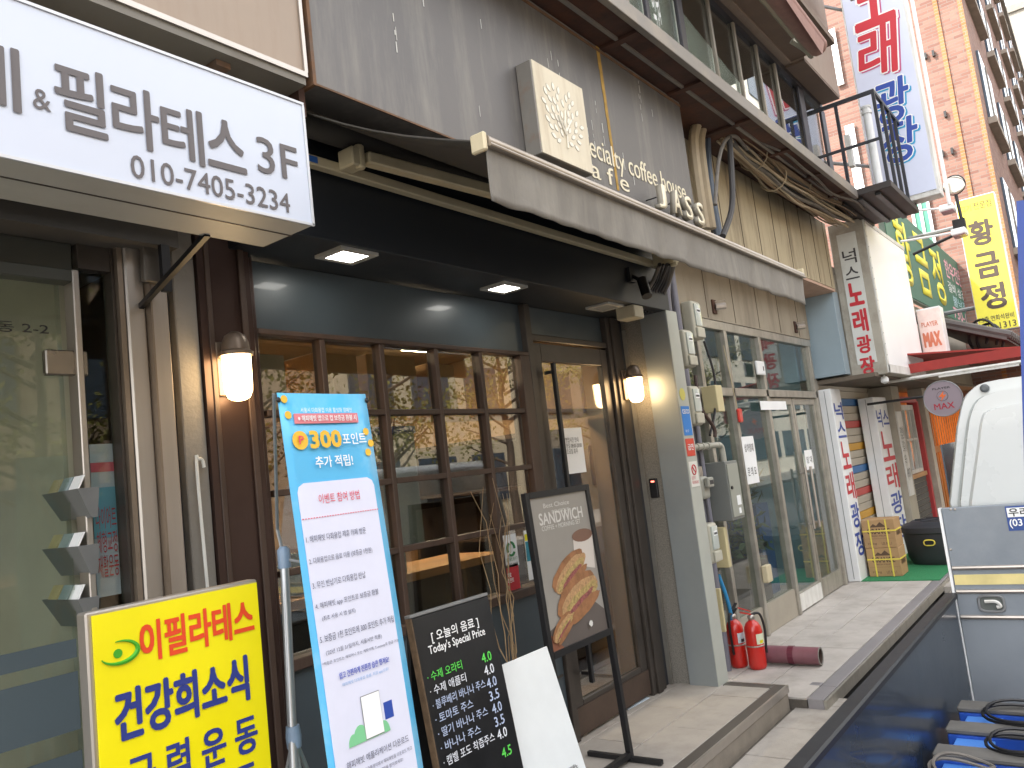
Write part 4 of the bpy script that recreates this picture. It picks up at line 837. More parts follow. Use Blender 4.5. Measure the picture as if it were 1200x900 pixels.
postsign(e0,2.40,2.58,e1_,2.05,'second white standing sign, beside the striped shutter behind the cardboard boxes',[('넉스',SB,.26),('노',RED,.42),('래',RED,.36),('광',SB,.3),('장',SB,.3)])
# pillar w/ plate, window, brick base
q0 = onY(1040,480,2.3).x
part('plain_pillar', MB().box(e1_+.04,e1_+.49,2.33,2.7,.05,2.19), mat('pillar_beige','#a39b8c',.8,0,.1,4,.1), nb)
xw0, xw1 = e1_+.50, e1_+1.75
o = tag(part('notice_panel', MB().box(e1_+.06,e1_+.36,2.315,2.328,.75,1.85), WHITED), 'tall white notice panel on the beige pillar beyond the boxes', 'panel')
text('print','영업안내\n오후 2시\n부터\n새벽까지', front(0,2.314,0), e1_+.10, .95, .22, .7, INK, None, d=.001).parent = o
o2 = [x for x in C.objects if x.parent == o][0]; o2.name = 'print'; o2.data.transform(Matrix.Translation(-o.location))
ws2 = part('window_unit', MB().box(xw0,xw1,2.42,2.47,1.88,1.95).box(xw0,xw1,2.42,2.47,.98,1.03).box(xw0,xw0+.05,2.42,2.47,1.031,1.879).box(xw1-.05,xw1,2.42,2.47,1.031,1.879), WHITED, nb)
for k in range(1,4): part('muntin', MB().box(xw0+(xw1-xw0)*k/4-.015,xw0+(xw1-xw0)*k/4+.015,2.42,2.46,1.031,1.879), WHITED, ws2)
part('muntin', MB().box(xw0+.051,xw1-.051,2.425,2.458,1.44,1.47), WHITED, ws2)
part('pane', MB().box(xw0+.05,xw1-.05,2.462,2.466,1.03,1.88), G_SHOP, ws2)
part('sill_board', MB().box(xw0,xw1,2.38,2.5,.92,.978), WOODL, nb)
part('base_wall', MB().box(xw0,xw1,2.42,2.6,.05,.918), mat('mortar','#a8a39a',.9), nb)
bm_ = mat('charcoal_brick','#55534f',.8,0,.2,6,.2)
z = .07; r = 0; me = None
while z < .88:
    x = xw0+(.0 if r % 2 else -.10)
    while x < xw1-.02:
        a, b = max(x,xw0+.002), min(x+.19,xw1-.002)
        if b-a > .03: part('brick', MB().box(a,b,2.405,2.419,z,z+.066), bm_, nb)
        x += .2
    z += .078; r += 1
part('red_post', MB().box(xw1+.02,xw1+.12,2.36,2.5,.05,2.0).box(xw0,xw1+.019,2.36,2.41,1.98,2.06), mat('red_frame','#b23a3c',.5), nb, bev=.004)
part('grey_post', MB().box(xw1+.2,xw1+.45,2.3,2.5,.05,2.19), mat('pier_pale','#b0a89a',.7), nb)
# sign box
sgb = thing('lightbox_sign', 'weathered white lightbox with karaoke lettering on its end, jutting from the shop corner', 'sign', (10.3,2.1,2.2))
part('case', MB().box(9.30,11.4,1.905,2.27,2.22,3.95), mat('sign_case','#a9a498',.55,.1,.1,4,dirt='#6e6352',dirt_amt=.6,dscale=3), sgb, bev=.006)
part('end_face', MB().box(9.292,9.299,1.99,2.19,2.36,3.82), mat('aged_acrylic','#d3d6d2',.4,0,.05,3,dirt='#a9a79a',dirt_amt=.4), sgb)
part('front_face', MB().box(9.36,11.38,1.893,1.904,2.32,3.90), mat('bright_acrylic','#f2f2f2',.4,0,.02,3), sgb)
part('front_trim', MB().box(9.31,11.4,1.888,1.903,3.901,3.95).box(9.31,11.4,1.888,1.903,2.23,2.319).box(9.305,9.359,1.888,1.903,2.23,3.95), WHITED, sgb)
for k in range(14): part('rivet', MB().lathe((9.33,1.888,2.3+k*.12),[(.008,0),(.004,.004)],6,(0,-1,0)), GREYMET, sgb)
fe = side(9.2915,2.19,0)
zt = 3.66
for s,m_,h in (('넉',INK,.2),('스',INK,.17),('노',RED,.30),('래',RED,.30),('광',RED,.23),('장',RED,.24)):
    text('lettering', s, fe, .03, zt-h*.92, .14, h*.8, m_, sgb, .03 if m_ is RED else .01, .001); zt -= h
t = thing('ball_camera', 'small white camera under the corner of the lightbox sign', 'camera', (9.45,1.97,2.12)); part('body', MB().lathe((9.45,1.98,2.12),[(.01,0),(.04,.02),(.045,.05),(.03,.08)],12), WHITE, t, smooth=True); part('arm', MB().tube([(9.45,1.98,2.19),(9.45,1.98,2.219)],.012), WHITE, t)
# big vertical sign
bs = thing('vertical_sign', 'tall pale projecting sign with red and blue karaoke lettering above the balcony', 'sign', (9.7,1.5,4.05))
VX = 9.62; vy0, vy1 = onX(1062,0,VX).y-.0, onX(983,0,VX).y
vy0 = 1.15; vy1 = 1.80
part('case', MB().box(VX,VX+.22,vy0,vy1,4.06,7.4), WHITED, bs, bev=.006); part('face', MB().box(VX-.008,VX-.001,vy0+.03,vy1-.02,4.12,7.37), mat('pale_lilac_face','#cfd6ea',.45,0,.04,3), bs)
fv = side(VX-.008, vy1, 0)
def vt(s, px0,py0,px1,py1, m_, m2, sh=.15, off=.02):
    u0,u1 = px0,px1; zt,zb = onX(1040,py0,VX).z, onX(1040,py1,VX).z
    text('lettering', s, fv, u0+off, zb-off, u1-u0, zt-zb, m2, bs, .035, .0015, shear=sh); text('lettering', s, fv, u0-.003, zb-.003, u1-u0+.006, zt-zb+.006, INKW, bs, .04, .003, shear=sh); text('lettering', s, fv, u0, zb, u1-u0, zt-zb, m_, bs, .02, .0045, shear=sh)
PK = plain('pink_outline','#b8517e'); CY = plain('cyan_outline','#2f9bc8')
vt('노', .12,-55,.52,24, RED, PK); vt('래', .08,25,.52,86, RED, PK); vt('광', .17,95,.52,146, SB, CY); vt('장', .17,145,.54,194, SB, CY)
for z_ in (4.6,6.5): part('bracket', MB().tube([(VX+.1,vy1,z_),(8.76,2.3,z_)],.02,6), GREYMET, bs)
tag(part('sign_pole', MB().tube([(9.9,1.12,3.98),(9.9,1.12,7.0)],.02,8), WHITE), 'thin white pole beside the tall vertical sign', 'pole')

# ================================================================ RESTAURANT SIGNS
gr = thing('green_sign', 'long dark green sign with yellow Korean lettering above the restaurant', 'sign', (15,2.1,3.45))
GRS = mat('green_sign_face','#2f6a58',.5,0,.06,1)
part('case', MB().box(11.6,19.3,2.11,2.18,3.44,4.78), mat('green_case','#6e7f74',.5), gr); part('face', MB().box(11.62,19.28,2.10,2.109,3.46,4.76), GRS, gr)
fgn = front(0,2.10,0); YL = plain('yellow_letter','#e8dd4a')
for s,x in (('황',12.1),('금',13.45),('정',14.8)): text('lettering', s, fgn, x, 3.62, 1.0, 1.0, YL, gr, .02, .003, .004)
text('lettering','한우전문점', fgn, 16.3, 4.25, 2.4, .34, plain('pale_pink','#e0a8b4'), gr, .02); text('lettering','갈비 삼겹살', fgn, 16.3, 3.98, 2.4, .2, INKW, gr); text('lettering','불낙전골', fgn, 16.6, 3.74, 2.2, .2, plain('pale_blue','#b7d6df'), gr); text('lettering','730-1313', fgn, 16.4, 3.5, 2.6, .2, MATS['pale_pink'], gr, .02)
ys = thing('yellow_sign', 'tall bright yellow projecting sign of the meat restaurant at the right', 'sign', (13,1.15,2.8))
y0,y1 = .91,1.40; zb_y, zt_y = 2.81, 4.75
part('case', MB().box(13.0,13.2,y0,y1,zb_y,zt_y), WHITE, ys, bev=.006); part('face', MB().box(12.992,12.999,y0+.01,y1-.01,zb_y+.01,zt_y-.01), plain('yellow_face','#e9e04e',.4), ys)
fyl = side(12.992,y1,0); W_=y1-y0; DB = plain('dark_brown_ink','#4d4138')
text('lettering','고기', fyl, .05, 4.56, .13, .09, plain('brick_red_ink','#b5523a'), ys, .01); text('lettering','전문점', fyl, .21, 4.56, .22, .10, DB, ys, .01)
for s,z in (('황',4.05),('금',3.58),('정',3.13)): text('lettering', s, fyl, .11, z, .28, .34, DB, ys, .035)
text('lettering','1.2층 연회석완비', fyl, .03, 2.96, .42, .075, DB, ys, .01); text('lettering','730-1313', fyl, .04, 2.84, .42, .085, DB, ys, .01)
for z_ in (3.2,4.4): part('bracket', MB().tube([(13.1,y1,z_),(13.1,2.1,z_)],.03,6), GREYMET, ys)
sm = thing('small_lightbox', 'small white lightbox sign with faded red letters under the green sign', 'sign', (10.2,1.55,2.45))
part('case', MB().box(11.5,11.75,1.62,1.90,2.50,3.12), WHITE, sm, bev=.005); fsm = side(11.498,1.90,0)
part('front_face', MB().box(11.494,11.4985,1.63,1.89,2.52,3.10), mat('pinkish_face','#ecdcd4',.5), sm)
text('lettering','PLAYER', fsm, .04, 2.88, .19, .06, plain('faded_red','#cf7d5e'), sm, .01, .006); text('lettering','MAX', fsm, .04, 2.62, .19, .18, MATS['faded_red'], sm, .03, .006)
mx = thing('round_sign', 'round grey sign with an orange lightning bolt and red MAX letters', 'sign', (10,1.53,1.7))
c = onX(1105,467,10.0); rad = .195
part('disc', MB().lathe(c,[(rad,0),(rad,.05)],40,(1,0,0)), mat('mauve_disc','#8d8189',.5,0,.04,3), mx, bev=.004)
part('rim', MB().tube([c+Vector((-.002,math.cos(a)*rad,math.sin(a)*rad)) for a in [k*math.pi/20 for k in range(41)]],.006,5), GREYMET, mx)
fm_ = Fr(c-Vector((.001,0,0)),(0,-1,0),(0,0,1))
text('lettering','MAX', fm_, -.10, -.115, .2, .065, plain('crimson','#a52a3c'), mx, .015, .002); text('lettering','PLAYER', fm_, -.09, .105, .18, .022, INK, mx, .02, .002)
part('bolt', MB().fpoly(fm_, [(.02,.085),(-.04,.02),(-.005,.02),(-.025,-.03),(.04,.04),(.008,.04)], .001,.003), plain('orange_print','#dd6a33'), mx)
part('bolt_ring', MB().tube([fm_.p(.055*math.cos(a),.03+.055*math.sin(a),.002) for a in [k*math.pi/12 for k in range(25)]],.002,4), INK, mx)
part('bracket', MB().tube([c+Vector((.02,rad,.05)), c+Vector((.02,rad+.6,.05))],.015,6), BLK, mx)
ra = thing('red_awning', 'red awning edge above the orange lit restaurant entrance', 'awning', (12,1.6,2.2))
A,B = onY(1082,422,1.75), onY(1190,437,1.4)
a0 = Vector((11.6,2.1,2.62)); RDC = mat('red_canvas','#9a322c',.7,0,.1,5)
part('valance', MB().box(10.4,10.43,.75,2.15,2.25,2.36), RDC, ra); part('canopy', MB().hexa([(10.43,.75,2.34),(13.5,.75,2.34),(13.5,2.15,2.5),(10.43,2.15,2.5),(10.43,.75,2.36),(13.5,.75,2.36),(13.5,2.15,2.52),(10.43,2.15,2.52)]), RDC, ra); part('frame', MB().tube([(10.4,.75,2.19),(10.4,2.15,2.19)],.02,8).tube([(10.4,.8,2.19),(13.4,.8,2.19)],.02,8), WHITED, ra)
part('lace', MB().box(10.39,10.398,.8,1.6,2.15,2.19), WHITED, ra)
# restaurant entrance
rs = thing('restaurant_front', 'restaurant front glowing orange behind wooden slats beyond the grey post', 'shopfront', (14,2.3,0))
OR = mat('orange_wood','#b5702c',.5,0,.25,5,stretch=(1,1,.3)); gx = xw1+.6
part('back_wall', MB().box(gx,20,2.7,2.8,.05,2.19), mat('amber_wall','#c98a45',.6,0,.2,3), rs)
for k in range(16): part('slat', MB().box(gx+.05+k*.22,gx+.14+k*.22,2.36,2.44,.1,2.15), OR, rs)
part('rail', MB().box(gx,gx+3.6,2.33,2.355,1.2,1.3).box(gx,gx+3.6,2.33,2.355,.1,.2), OR, rs)
part('glow_panel', MB().box(gx+.3,gx+3.4,2.66,2.69,1.1,1.9), emit('amber_light',(1,.6,.28),1.0), rs)
# tiled roof
tr_ = thing('tiled_roof', 'dark grey traditional roof tiles above the red awning', 'roof', (14,1.9,2.6))
q0,q1 = onX(1122,402,12.2), onX(1190,430,12.2)
RT = mat('roof_tile','#54504e',.7,0,.2,6,.1)
part('board', MB().hexa([(12.0,1.0,2.62),(19,1.0,2.62),(19,2.08,3.1),(12.0,2.08,3.1),(12.0,1.0,2.58),(19,1.0,2.58),(19,2.08,3.06),(12.0,2.08,3.06)]), RT, tr_)
for k in range(30):
    x = 12.05+k*.22; me = MB().tube([(x,.95,2.64),(x,2.06,3.13)],.055,8); part('roof_tile', me, RT, tr_, smooth=True)
bh = thing('wire_hoops', 'black metal hoops standing on the tiled roof', 'hoops', (12.5,1.4,2.8))
for k,(px,py,r) in enumerate(((1152,395,.22),(1160,398,.20),(1146,397,.14))):
    c = onX(px,py,12.6); part('hoop', MB().tube([c+Vector((math.cos(a)*r*.3,math.cos(a)*r*.8,math.sin(a)*r*1.1)) for a in [j*math.pi/10 for j in range(-2,13)]],.018,6), BLK, bh)
# spotlights on arms
for i,(px0,py0,px1,py1,lab) in enumerate(((1020,256,1108,244,'upper white spotlight on a long thin arm over the green sign'),(1060,282,1122,272,'lower white spotlight on a thin arm over the green sign'))):
    A,B = onX(px0,py0,11.3), onX(px1,py1,11.3); t = thing('arm_spotlight', lab, 'spotlight', (11.3,B.y,B.z), group='spotlights on arms above the restaurant sign')
    part('arm', MB().tube([Vector((11.3,1.92 if i==0 else 1.9,A.z)),B],.014,6), WHITE, t); part('head', MB().box(11.2,11.45,B.y-.10,B.y+.06,B.z-.05,B.z+.03), WHITE, t, bev=.01); part('glass', MB().box(11.22,11.43,B.y-.09,B.y+.05,B.z-.06,B.z-.051), mat('pinkish_lamp_glass','#a3767e',.2), t)
c = onX(1118,217,11.5); t = thing('convex_mirror', 'round pale disc lamp on a black post by the yellow sign', 'lamp', (11.5,c.y,3.6))
part('disc', MB().lathe(c,[(.125,0),(.125,.02),(.1,.035)],28,(-.9,-.2,.3)), mat('mirror_disc','#c9c4b8',.15,.5), t, smooth=True); part('rim', MB().tube([c+Vector((0,math.cos(a)*.125,math.sin(a)*.125)) for a in [k*math.pi/14 for k in range(29)]],.008,5), BLK, t)
part('post', MB().tube([c-Vector((0,0,.12)), c-Vector((0,.02,.62))],.02,8), BLK, t); part('clamp', MB().box(c.x-.06,c.x+.06,c.y-.05,c.y+.09,c.z-.62,c.z-.45).tube([c-Vector((0,.02,.6)),c+Vector((0,.6,-.75))],.02,6), BLK, t)

# boxes
CB = mat('kraft_cardboard','#ab8a61',.8,0,.1,4,.05); STRP = plain('yellow_strap','#e3cf55'); CINK = plain('carton_ink','#5b4533')
def carton(x0,y0,z0,lab,w_=.30,d_=.33,h=.30):
    t = thing('cardboard_box', lab, 'box', (x0+w_/2,y0+d_/2,z0), group='strapped cartons on the green mat')
    part('body', MB().box(x0,x0+w_,y0,y0+d_,z0,z0+h), CB, t, bev=.004)
    f = side(x0,y0+d_,z0); f2 = front(x0,y0,z0)
    text('print','ORANGE', f, .05, h*.5, .23, .055, CINK, t, .03, .001); part('seam', MB().fb(f,.01,d_-.01,h*.33,h*.335,.0005,.0015), CINK, t)
    text('print','FRESH FRUIT', f, .08, h*.4, .16, .016, CINK, t, 0, .001); text('print','10 kg', f, .04, h*.1, .09, .03, CINK, t, 0, .001); text('print','US No.1', f, .18, h*.1, .1, .03, CINK, t, 0, .001)
    part('logo', MB().fpoly(f, [(.08,h*.74),(.12,h*.86),(.15,h*.79),(.19,h*.92),(.25,h*.74)], .0005,.0015), CINK, t); text('print','ORANGE', f2, .05, h*.4, .2, .05, CINK, t, .02, .001)
    for u in (.07,.24): part('strap', MB().fb(f,u,u+.014,0,h+.003,.0005,.004), STRP, t)
    part('strap', MB().fb(f,-.003,d_+.003,h*.58,h*.58+.014,.0005,.0045).fb(f2,-.003,w_+.003,h*.58,h*.58+.014,.0005,.0045), STRP, t)
bxp = onZ(1024,674,.072); bxq = onZ(1055,677,.072)
bx = 9.36; by_ = 2.11
carton(bx,by_,.072,'lower strapped orange carton of the stack on the green mat'); carton(bx+.003,by_+.004,.375,'upper strapped orange carton of the stack on the green mat')
carton(bx+.33,by_+.10,.072,'brown carton standing behind the strapped stack')
# black bin
bn = thing('storage_bin', 'large black oval plastic bin with yellow rimmed handle holes beside the boxes', 'bin', (10.3,1.75,.072))
def oval(cx_,cy_,a,b,z,n=28,p=2.6): return [Vector((cx_+a*math.copysign(abs(math.cos(t))**(2/p),math.cos(t)),cy_+b*math.copysign(abs(math.sin(t))**(2/p),math.sin(t)),z)) for t in [2*math.pi*k/n for k in range(n)]]
BP = mat('black_plastic','#34363b',.5,0,.06,6)
bc = (10.35,1.78)
part('tub', MB().rings([oval(*bc,.30,.40,.075),oval(*bc,.34,.44,.15),oval(*bc,.36,.46,.42),oval(*bc,.37,.47,.43)]), BP, bn, smooth=True)
part('lid', MB().rings([oval(*bc,.38,.48,.432),oval(*bc,.38,.48,.49),oval(*bc,.35,.45,.51),oval(*bc,.33,.42,.50),oval(*bc,.28,.36,.545)]), BP, bn, smooth=True)
for k in range(8):
    a = k*math.pi/4; part('lid_rib', MB().tube([(bc[0]+.08*math.cos(a),bc[1]+.10*math.sin(a),.552),(bc[0]+.25*math.cos(a),bc[1]+.32*math.sin(a),.55)],.012,6), BP, bn)
hc = Vector((10.35-.362,1.92,.33)); part('handle_rim', MB().tube([hc+Vector((-.006,.055*math.copysign(abs(math.cos(a))**.6,math.cos(a)),.03*math.sin(a))) for a in [k*math.pi/12 for k in range(25)]],.008,6), STRP, bn, smooth=True); part('handle_hole', MB().box(hc.x-.012,hc.x-.004,hc.y-.045,hc.y+.045,hc.z-.022,hc.z+.022), plain('pure_black','#08080a'), bn)

# ================================================================ FAR BRICK BLOCKS
def brickmat(name, c1, c2, mortar, sx):
    m = mat(name, c1, .85, 0, .2, 1.5, .0); n = m.node_tree.nodes; l = m.node_tree.links; b = n['Principled BSDF']
    g = n.new('ShaderNodeNewGeometry'); sp = n.new('ShaderNodeSeparateXYZ'); l.new(g.outputs['Position'], sp.inputs[0])
    ad = n.new('ShaderNodeMath'); l.new(sp.outputs[0], ad.inputs[0]); l.new(sp.outputs[1], ad.inputs[1])
    cb_ = n.new('ShaderNodeCombineXYZ'); l.new(ad.outputs[0], cb_.inputs[0]); l.new(sp.outputs[2], cb_.inputs[1])
    bt = n.new('ShaderNodeTexBrick'); l.new(cb_.outputs[0], bt.inputs[0]); bt.inputs['Scale'].default_value = 1
    bt.inputs['Brick Width'].default_value = .24; bt.inputs['Row Height'].default_value = .066; bt.inputs['Mortar Size'].default_value = .008
    bt.inputs['Color1'].default_value = (*hx(c1),1); bt.inputs['Color2'].default_value = (*hx(c2),1); bt.inputs['Mortar'].default_value = (*hx(mortar),1)
    l.new(bt.outputs[0], b.inputs['Base Color']); bp = n.new('ShaderNodeBump'); bp.inputs['Distance'].default_value = .02; bp.inputs['Strength'].default_value = .8; bp.invert = True
    l.new(bt.outputs['Fac'], bp.inputs['Height']); l.new(bp.outputs[0], b.inputs['Normal']); return m
BRK = brickmat('red_brick','#735147','#8c6a5d','#7d6d64',1); BRK2 = brickmat('orange_brick','#96643c','#a5744c','#8f7c6c',1)
bb_ = thing('brick_building', 'tall brown brick apartment block with rows of windows beyond the restaurant', 'building', (30,5,0))
BX, BY = 18.0, 1.19
part('wall', MB().box(BX,75,BY,14,-.1,18.2), BRK, bb_)
part('roof_edge', MB().box(BX-.1,75.1,BY-.12,14,18.21,18.5), CONC, bb_)
part('orange_strip', MB().box(BX-.03,BX-.002,BY,BY+.08,2,18.2), BRK2, bb_); part('orange_strip', MB().box(BX-.03,BX-.002,BY+.42,BY+.50,2,18.2), BRK2, bb_)
WN = mat('dark_blue_window','#46525e',.15,0,.1,2); SL = mat('pale_sill','#8f8478',.7)
for fl_ in range(6):
    z0_ = 2.2+fl_*2.75
    for k in range(9):
        x0_ = BX+1.0+k*3.6
        wnd = part('window', MB().box(x0_,x0_+2.2,BY-.05,BY-.002,z0_,z0_+1.5), WN, bb_)
        part('sill', MB().box(x0_-.15,x0_+2.35,BY-.16,BY-.002,z0_-.14,z0_-.005), SL, bb_)
        part('frame', MB().box(x0_+1.07,x0_+1.13,BY-.07,BY-.051,z0_,z0_+1.5), SL, wnd)
GW = mat('green_window','#4f8f78',.2,0,.1,1)
def gwin(px0,py0,px1,py1):
    a,b = onX(px0,py0,BX-.03), onX(px1,py1,BX-.03); y_hi,y_lo,zt,zb = a.y,b.y,a.z,b.z
    wnd = part('window', MB().box(BX-.05,BX-.002,y_lo,y_hi,zb,zt), GW, bb_)
    n_ = max(1,round((zt-zb)/.9))
    for k in range(n_+1): part('frame', MB().box(BX-.09,BX-.051,y_lo-.03,y_hi+.03,zb+(zt-zb)*k/n_-.03,zb+(zt-zb)*k/n_+.03), INKW, wnd)
    for y in (y_lo,(y_lo+y_hi)/2,y_hi): part('frame', MB().box(BX-.085,BX-.051,y-.025,y+.025,zb+.031,zt-.031), INKW, wnd)
gwin(972,38,988,98); gwin(992,150,1012,220); gwin(1065,222,1097,290)
part('ledge', MB().box(BX-.2,BX-.002,onX(1085,205,BX).y,onX(1010,218,BX).y,onX(1085,208,BX).z-.05,onX(1085,208,BX).z+.1), INKW, bb_)
hk_ = [(1085,66),(1094,63),(1105,180),(1116,177),(1108,134)]
for px,py in hk_:
    q = onX(px,py,BX); part('vent_stub', MB().box(BX-.08,BX-.002,q.y-.02,q.y+.02,q.z-.07,q.z+.05), BLK, bb_)
tw = thing('grey_tower', 'grey tower block just visible at the top right corner behind the brick block', 'building', (90,2,0))
part('wall', MB().box(76,92,.9,14,0,34), mat('grey_tower_wall','#8f8a82',.8), tw); part('roof', MB().box(75.8,92.2,.7,14.2,34.01,34.6), CONC, tw)

# ================================================================ TRUCK
tk = thing('flatbed_truck', 'small white cab flatbed truck with blue grey headboard and dark side gate', 'truck', (3.6,.1,-.12))
XC = 4.30; TY0, TY1 = -.72, .78
CABM = mat('white_cab_paint','#c3c8c8',.25,0,.03,1,coat=.5); HB = mat('blue_grey_steel','#858c93',.42,.2,.08,3,.03,20,dirt='#5f6a74',dirt_amt=.4)
def cabring(x, pts, grow=1.0, n=3):                              # half outline of the cab's back, mirrored about the truck's middle
    P_ = [onX(px,py,XC+.05) for px,py in pts]; P_ = [(p.y,p.z) for p in P_]; m0 = (TY0+TY1)/2
    L = [(P_[0][0], .30)]+P_; half = [Vector((0,y,z)) for y,z in L[:2]]+cat_rom([Vector((0,y,z)) for y,z in L[2:]], n)
    R_ = [Vector((x, m0+(q.y-m0)*grow, q.z)) for q in half]; return R_+[Vector((x, 2*m0-q.y, q.z)) for q in reversed(R_)]
CO = [(1110,590),(1119,500),(1126,470),(1136,457),(1152,448),(1194,441)]; CG1 = [(1123,590),(1131,514),(1137,482),(1152,464),(1194,454)]; CG2 = [(1135,590),(1145,520),(1149,492),(1158,481),(1194,473)]
part('cab', MB().rings([cabring(XC+.085,CO,.985),cabring(XC+.10,CO),cabring(XC+1.35,CO,1.02),cabring(XC+1.6,CO,.9)]), CABM, tk, smooth=True)
part('rear_frame', MB().rings([cabring(XC+.084,CG1,1.0),cabring(XC+.055,CG1,.985)]), CABM, tk, smooth=True)
part('panel_groove', MB().rings([cabring(XC+.0835,CG1,1.012),cabring(XC+.078,CG1,1.012)]), mat('shadow_gap','#9da3a1',.5), tk)
part('rear_panel', MB().rings([cabring(XC+.054,CG2,1.0),cabring(XC+.040,CG2,.975)]), CABM, tk, smooth=True); part('panel_crease', MB().tube([(XC+.041,.40,1.25),(XC+.041,.34,1.5),(XC+.041,.28,1.66)],.008,6), CABM, tk, smooth=True)
q = onX(1154,455,XC+.08); part('rubber_plug', MB().lathe((XC+.082,q.y,q.z),[(.02,0),(.02,.012),(.010,.016)],14,(-1,0,0)), mat('dark_rubber','#5b6062',.5), tk)
part('side_window', MB().box(XC+.45,XC+1.1,TY1-.006,TY1+.002,1.0,1.5), WN, tk)
HX = 4.262
ztop_h = 1.215
hb = part('headboard', MB().box(HX,4.30,TY0,TY1-.035,.27,ztop_h), HB, tk, bev=.004)
zq = lambda py,px=1150: onX(px,py,HX).z
part('headboard_edge', MB().box(HX-.004,4.30,TY1-.034,TY1-.022,.27,ztop_h), WHITE, tk)
for py in (665,693,723): part('chrome_strip', MB().tube([(HX-.004,TY0,zq(py)),(HX-.004,TY1-.04,zq(py))],.010,8), STEEL, hb, smooth=True)
za, zb3 = zq(673), zq(685); part('yellow_stripe', MB().box(HX-.003,HX-.0005,TY0,TY1-.04,zb3,za), mat('faded_yellow','#d8c98a',.5), hb)
hy, hz = onX(1162,706,HX).y, zq(707,1162)
part('handle_recess', MB().box(HX-.004,HX-.001,hy-.05,hy+.05,hz-.035,hz+.03), mat('recess_grey','#5b605c',.6), hb, bev=.0); part('handle_ring', MB().tube([(HX-.008,hy+.05*math.copysign(abs(math.cos(a))**.5,math.cos(a)),hz+.035*math.copysign(abs(math.sin(a))**.5,math.sin(a))) for a in [k*math.pi/16 for k in range(33)]],.006,6), GREYMET, hb)
part('latch', MB().tube(cat_rom([(HX-.012,hy+.025,hz+.01),(HX-.014,hy-.02,hz+.01),(HX-.014,hy-.035,hz-.01),(HX-.012,hy-.02,hz-.015)]),.008,6), WHITED, hb, smooth=True)
for px,py in ((1114,597),(1119,597),(1114,644),(1114,694),(1120,740)):
    q = onX(px,py,HX); part('rivet', MB().lathe((HX,q.y,q.z),[(.006,0),(.003,.004)],8,(-1,0,0)), STEEL, hb)
fh = side(HX-.003,0,0); A = onX(1177,592,HX); 
part('sticker', MB().box(HX-.003,HX-.0005,A.y-.22,A.y,zq(622,1185),zq(593,1185)), plain('sticker_blue','#2a4a8c'), hb); part('sticker_panel', MB().box(HX-.0045,HX-.0032,A.y-.215,A.y-.005,zq(606,1185),zq(595,1185)), INKW, hb)
f_ = Fr((HX-.0046,A.y,0),(0,-1,0),(0,0,1)); text('lettering','우리', f_, .012, zq(605,1185), .075, .036, BLK, hb, .02, .001); text('lettering','(031)2', f_, .008, zq(619,1185), .105, .040, INKW, hb, .02, .001)
GT = mat('navy_gate_paint','#2b3540',.28,.1,.15,3,.03,20,coat=.3,dirt='#46535e',dirt_amt=.4)
part('side_gate', MB().box(1.25,HX-.003,TY1-.03,TY1,.27,.795), GT, tk, bev=.003); part('gate_rail', MB().box(1.25,HX-.003,TY1-.042,TY1+.012,.797,.825), mat('black_rail','#26282c',.45,.2,.15,8), tk, bev=.006); part('gate_seam', MB().box(1.25,HX-.003,TY1-.0325,TY1-.031,.30,.303), BLK, tk)
part('far_gate', MB().box(1.25,HX-.003,TY0,TY0+.03,.27,.80), GT, tk)
part('deck', MB().box(1.25,HX-.003,TY0+.031,TY1-.031,.22,.27), mat('rusty_deck','#5d554f',.8,.2,.3,5,.2,dirt='#7a3f2a',dirt_amt=.5), tk)
part('chassis', MB().box(1.4,5.5,-.35,.35,.08,.2), BLK, tk)
for x in (2.1,5.2):
    for y in (-.60,.50):
        wl = part('wheel', MB().lathe((x,y,.14),[(.20,0),(.26,.02),(.26,.15),(.2,.17)],28,(0,1,0)), mat('tyre','#202020',.8), tk, smooth=True); part('rim', MB().lathe((x,y-.005,.14),[(.15,0),(.15,.18)],20,(0,1,0)), GREYMET, wl)
rk_ = thing('blue_ramp_rack', 'blue steel rack of cross beams with black rubber pads lying on the truck bed', 'rack', (3.3,.1,.27))
PAD = mat('rubber_pad','#5c5a56',.8,0,.15,10,.1)
ye = TY1-.06
for x in (3.74,3.47,3.20,2.93,2.66): 
    part('beam', MB().box(x,x+.10,TY0+.06,ye,.37,.44), BLUEP, rk_, bev=.004); part('pad', MB().box(x-.004,x+.10,TY0+.06,ye+.004,.442,.462), PAD, rk_, bev=.005)
LBL = mat('light_blue_paint','#4a80cc',.4,0,.1,6)
for a,b in ((3.845,3.735),(3.575,3.465)): pass
for x in (3.572,3.302,3.032,2.762): part('spacer', MB().box(x,x+.166,ye-.16,ye-.03,.372,.43), LBL, rk_, bev=.003)
for y in (ye-.5, -.3): part('runner', MB().box(2.6,3.9,y,y+.08,.272,.368), BLUEP, rk_)
tag(part('wooden_plank', MB().box(2.5,3.85,.02,.25,.29,.31).box(2.52,2.55,.0,.27,.272,.289).box(3.7,3.73,.0,.27,.272,.289), CONC), 'grey board lying across the truck bed between the blue beams', 'board')
for i,(x,y,r,lab,mm) in enumerate(((3.66,.44,.12,'black hose coil on the truck bed nearest the headboard',BLK),(3.05,.60,.07,'grey hose loop on the blue rack lower in the frame',CABG),(3.33,.42,.10,'second black hose coil at the right of the truck bed',BLK))):
    mb = MB()
    for k in range(2): mb.tube([(x+(r+.02*k)*.9*math.cos(a),y+(r-.01*k)*1.5*math.sin(a),.472+.014*k+.010*math.sin(a*2)) for a in [j*math.pi/12 for j in range(24)]]+[(x+(r+.02*k)*.9,y,.472+.014*k)],.006,6)
    tag(part('hose_coil', mb, mm, None, smooth=True), lab, 'hose')
pA, pB = onX(1196,240,3.0), onX(1206,640,3.0)
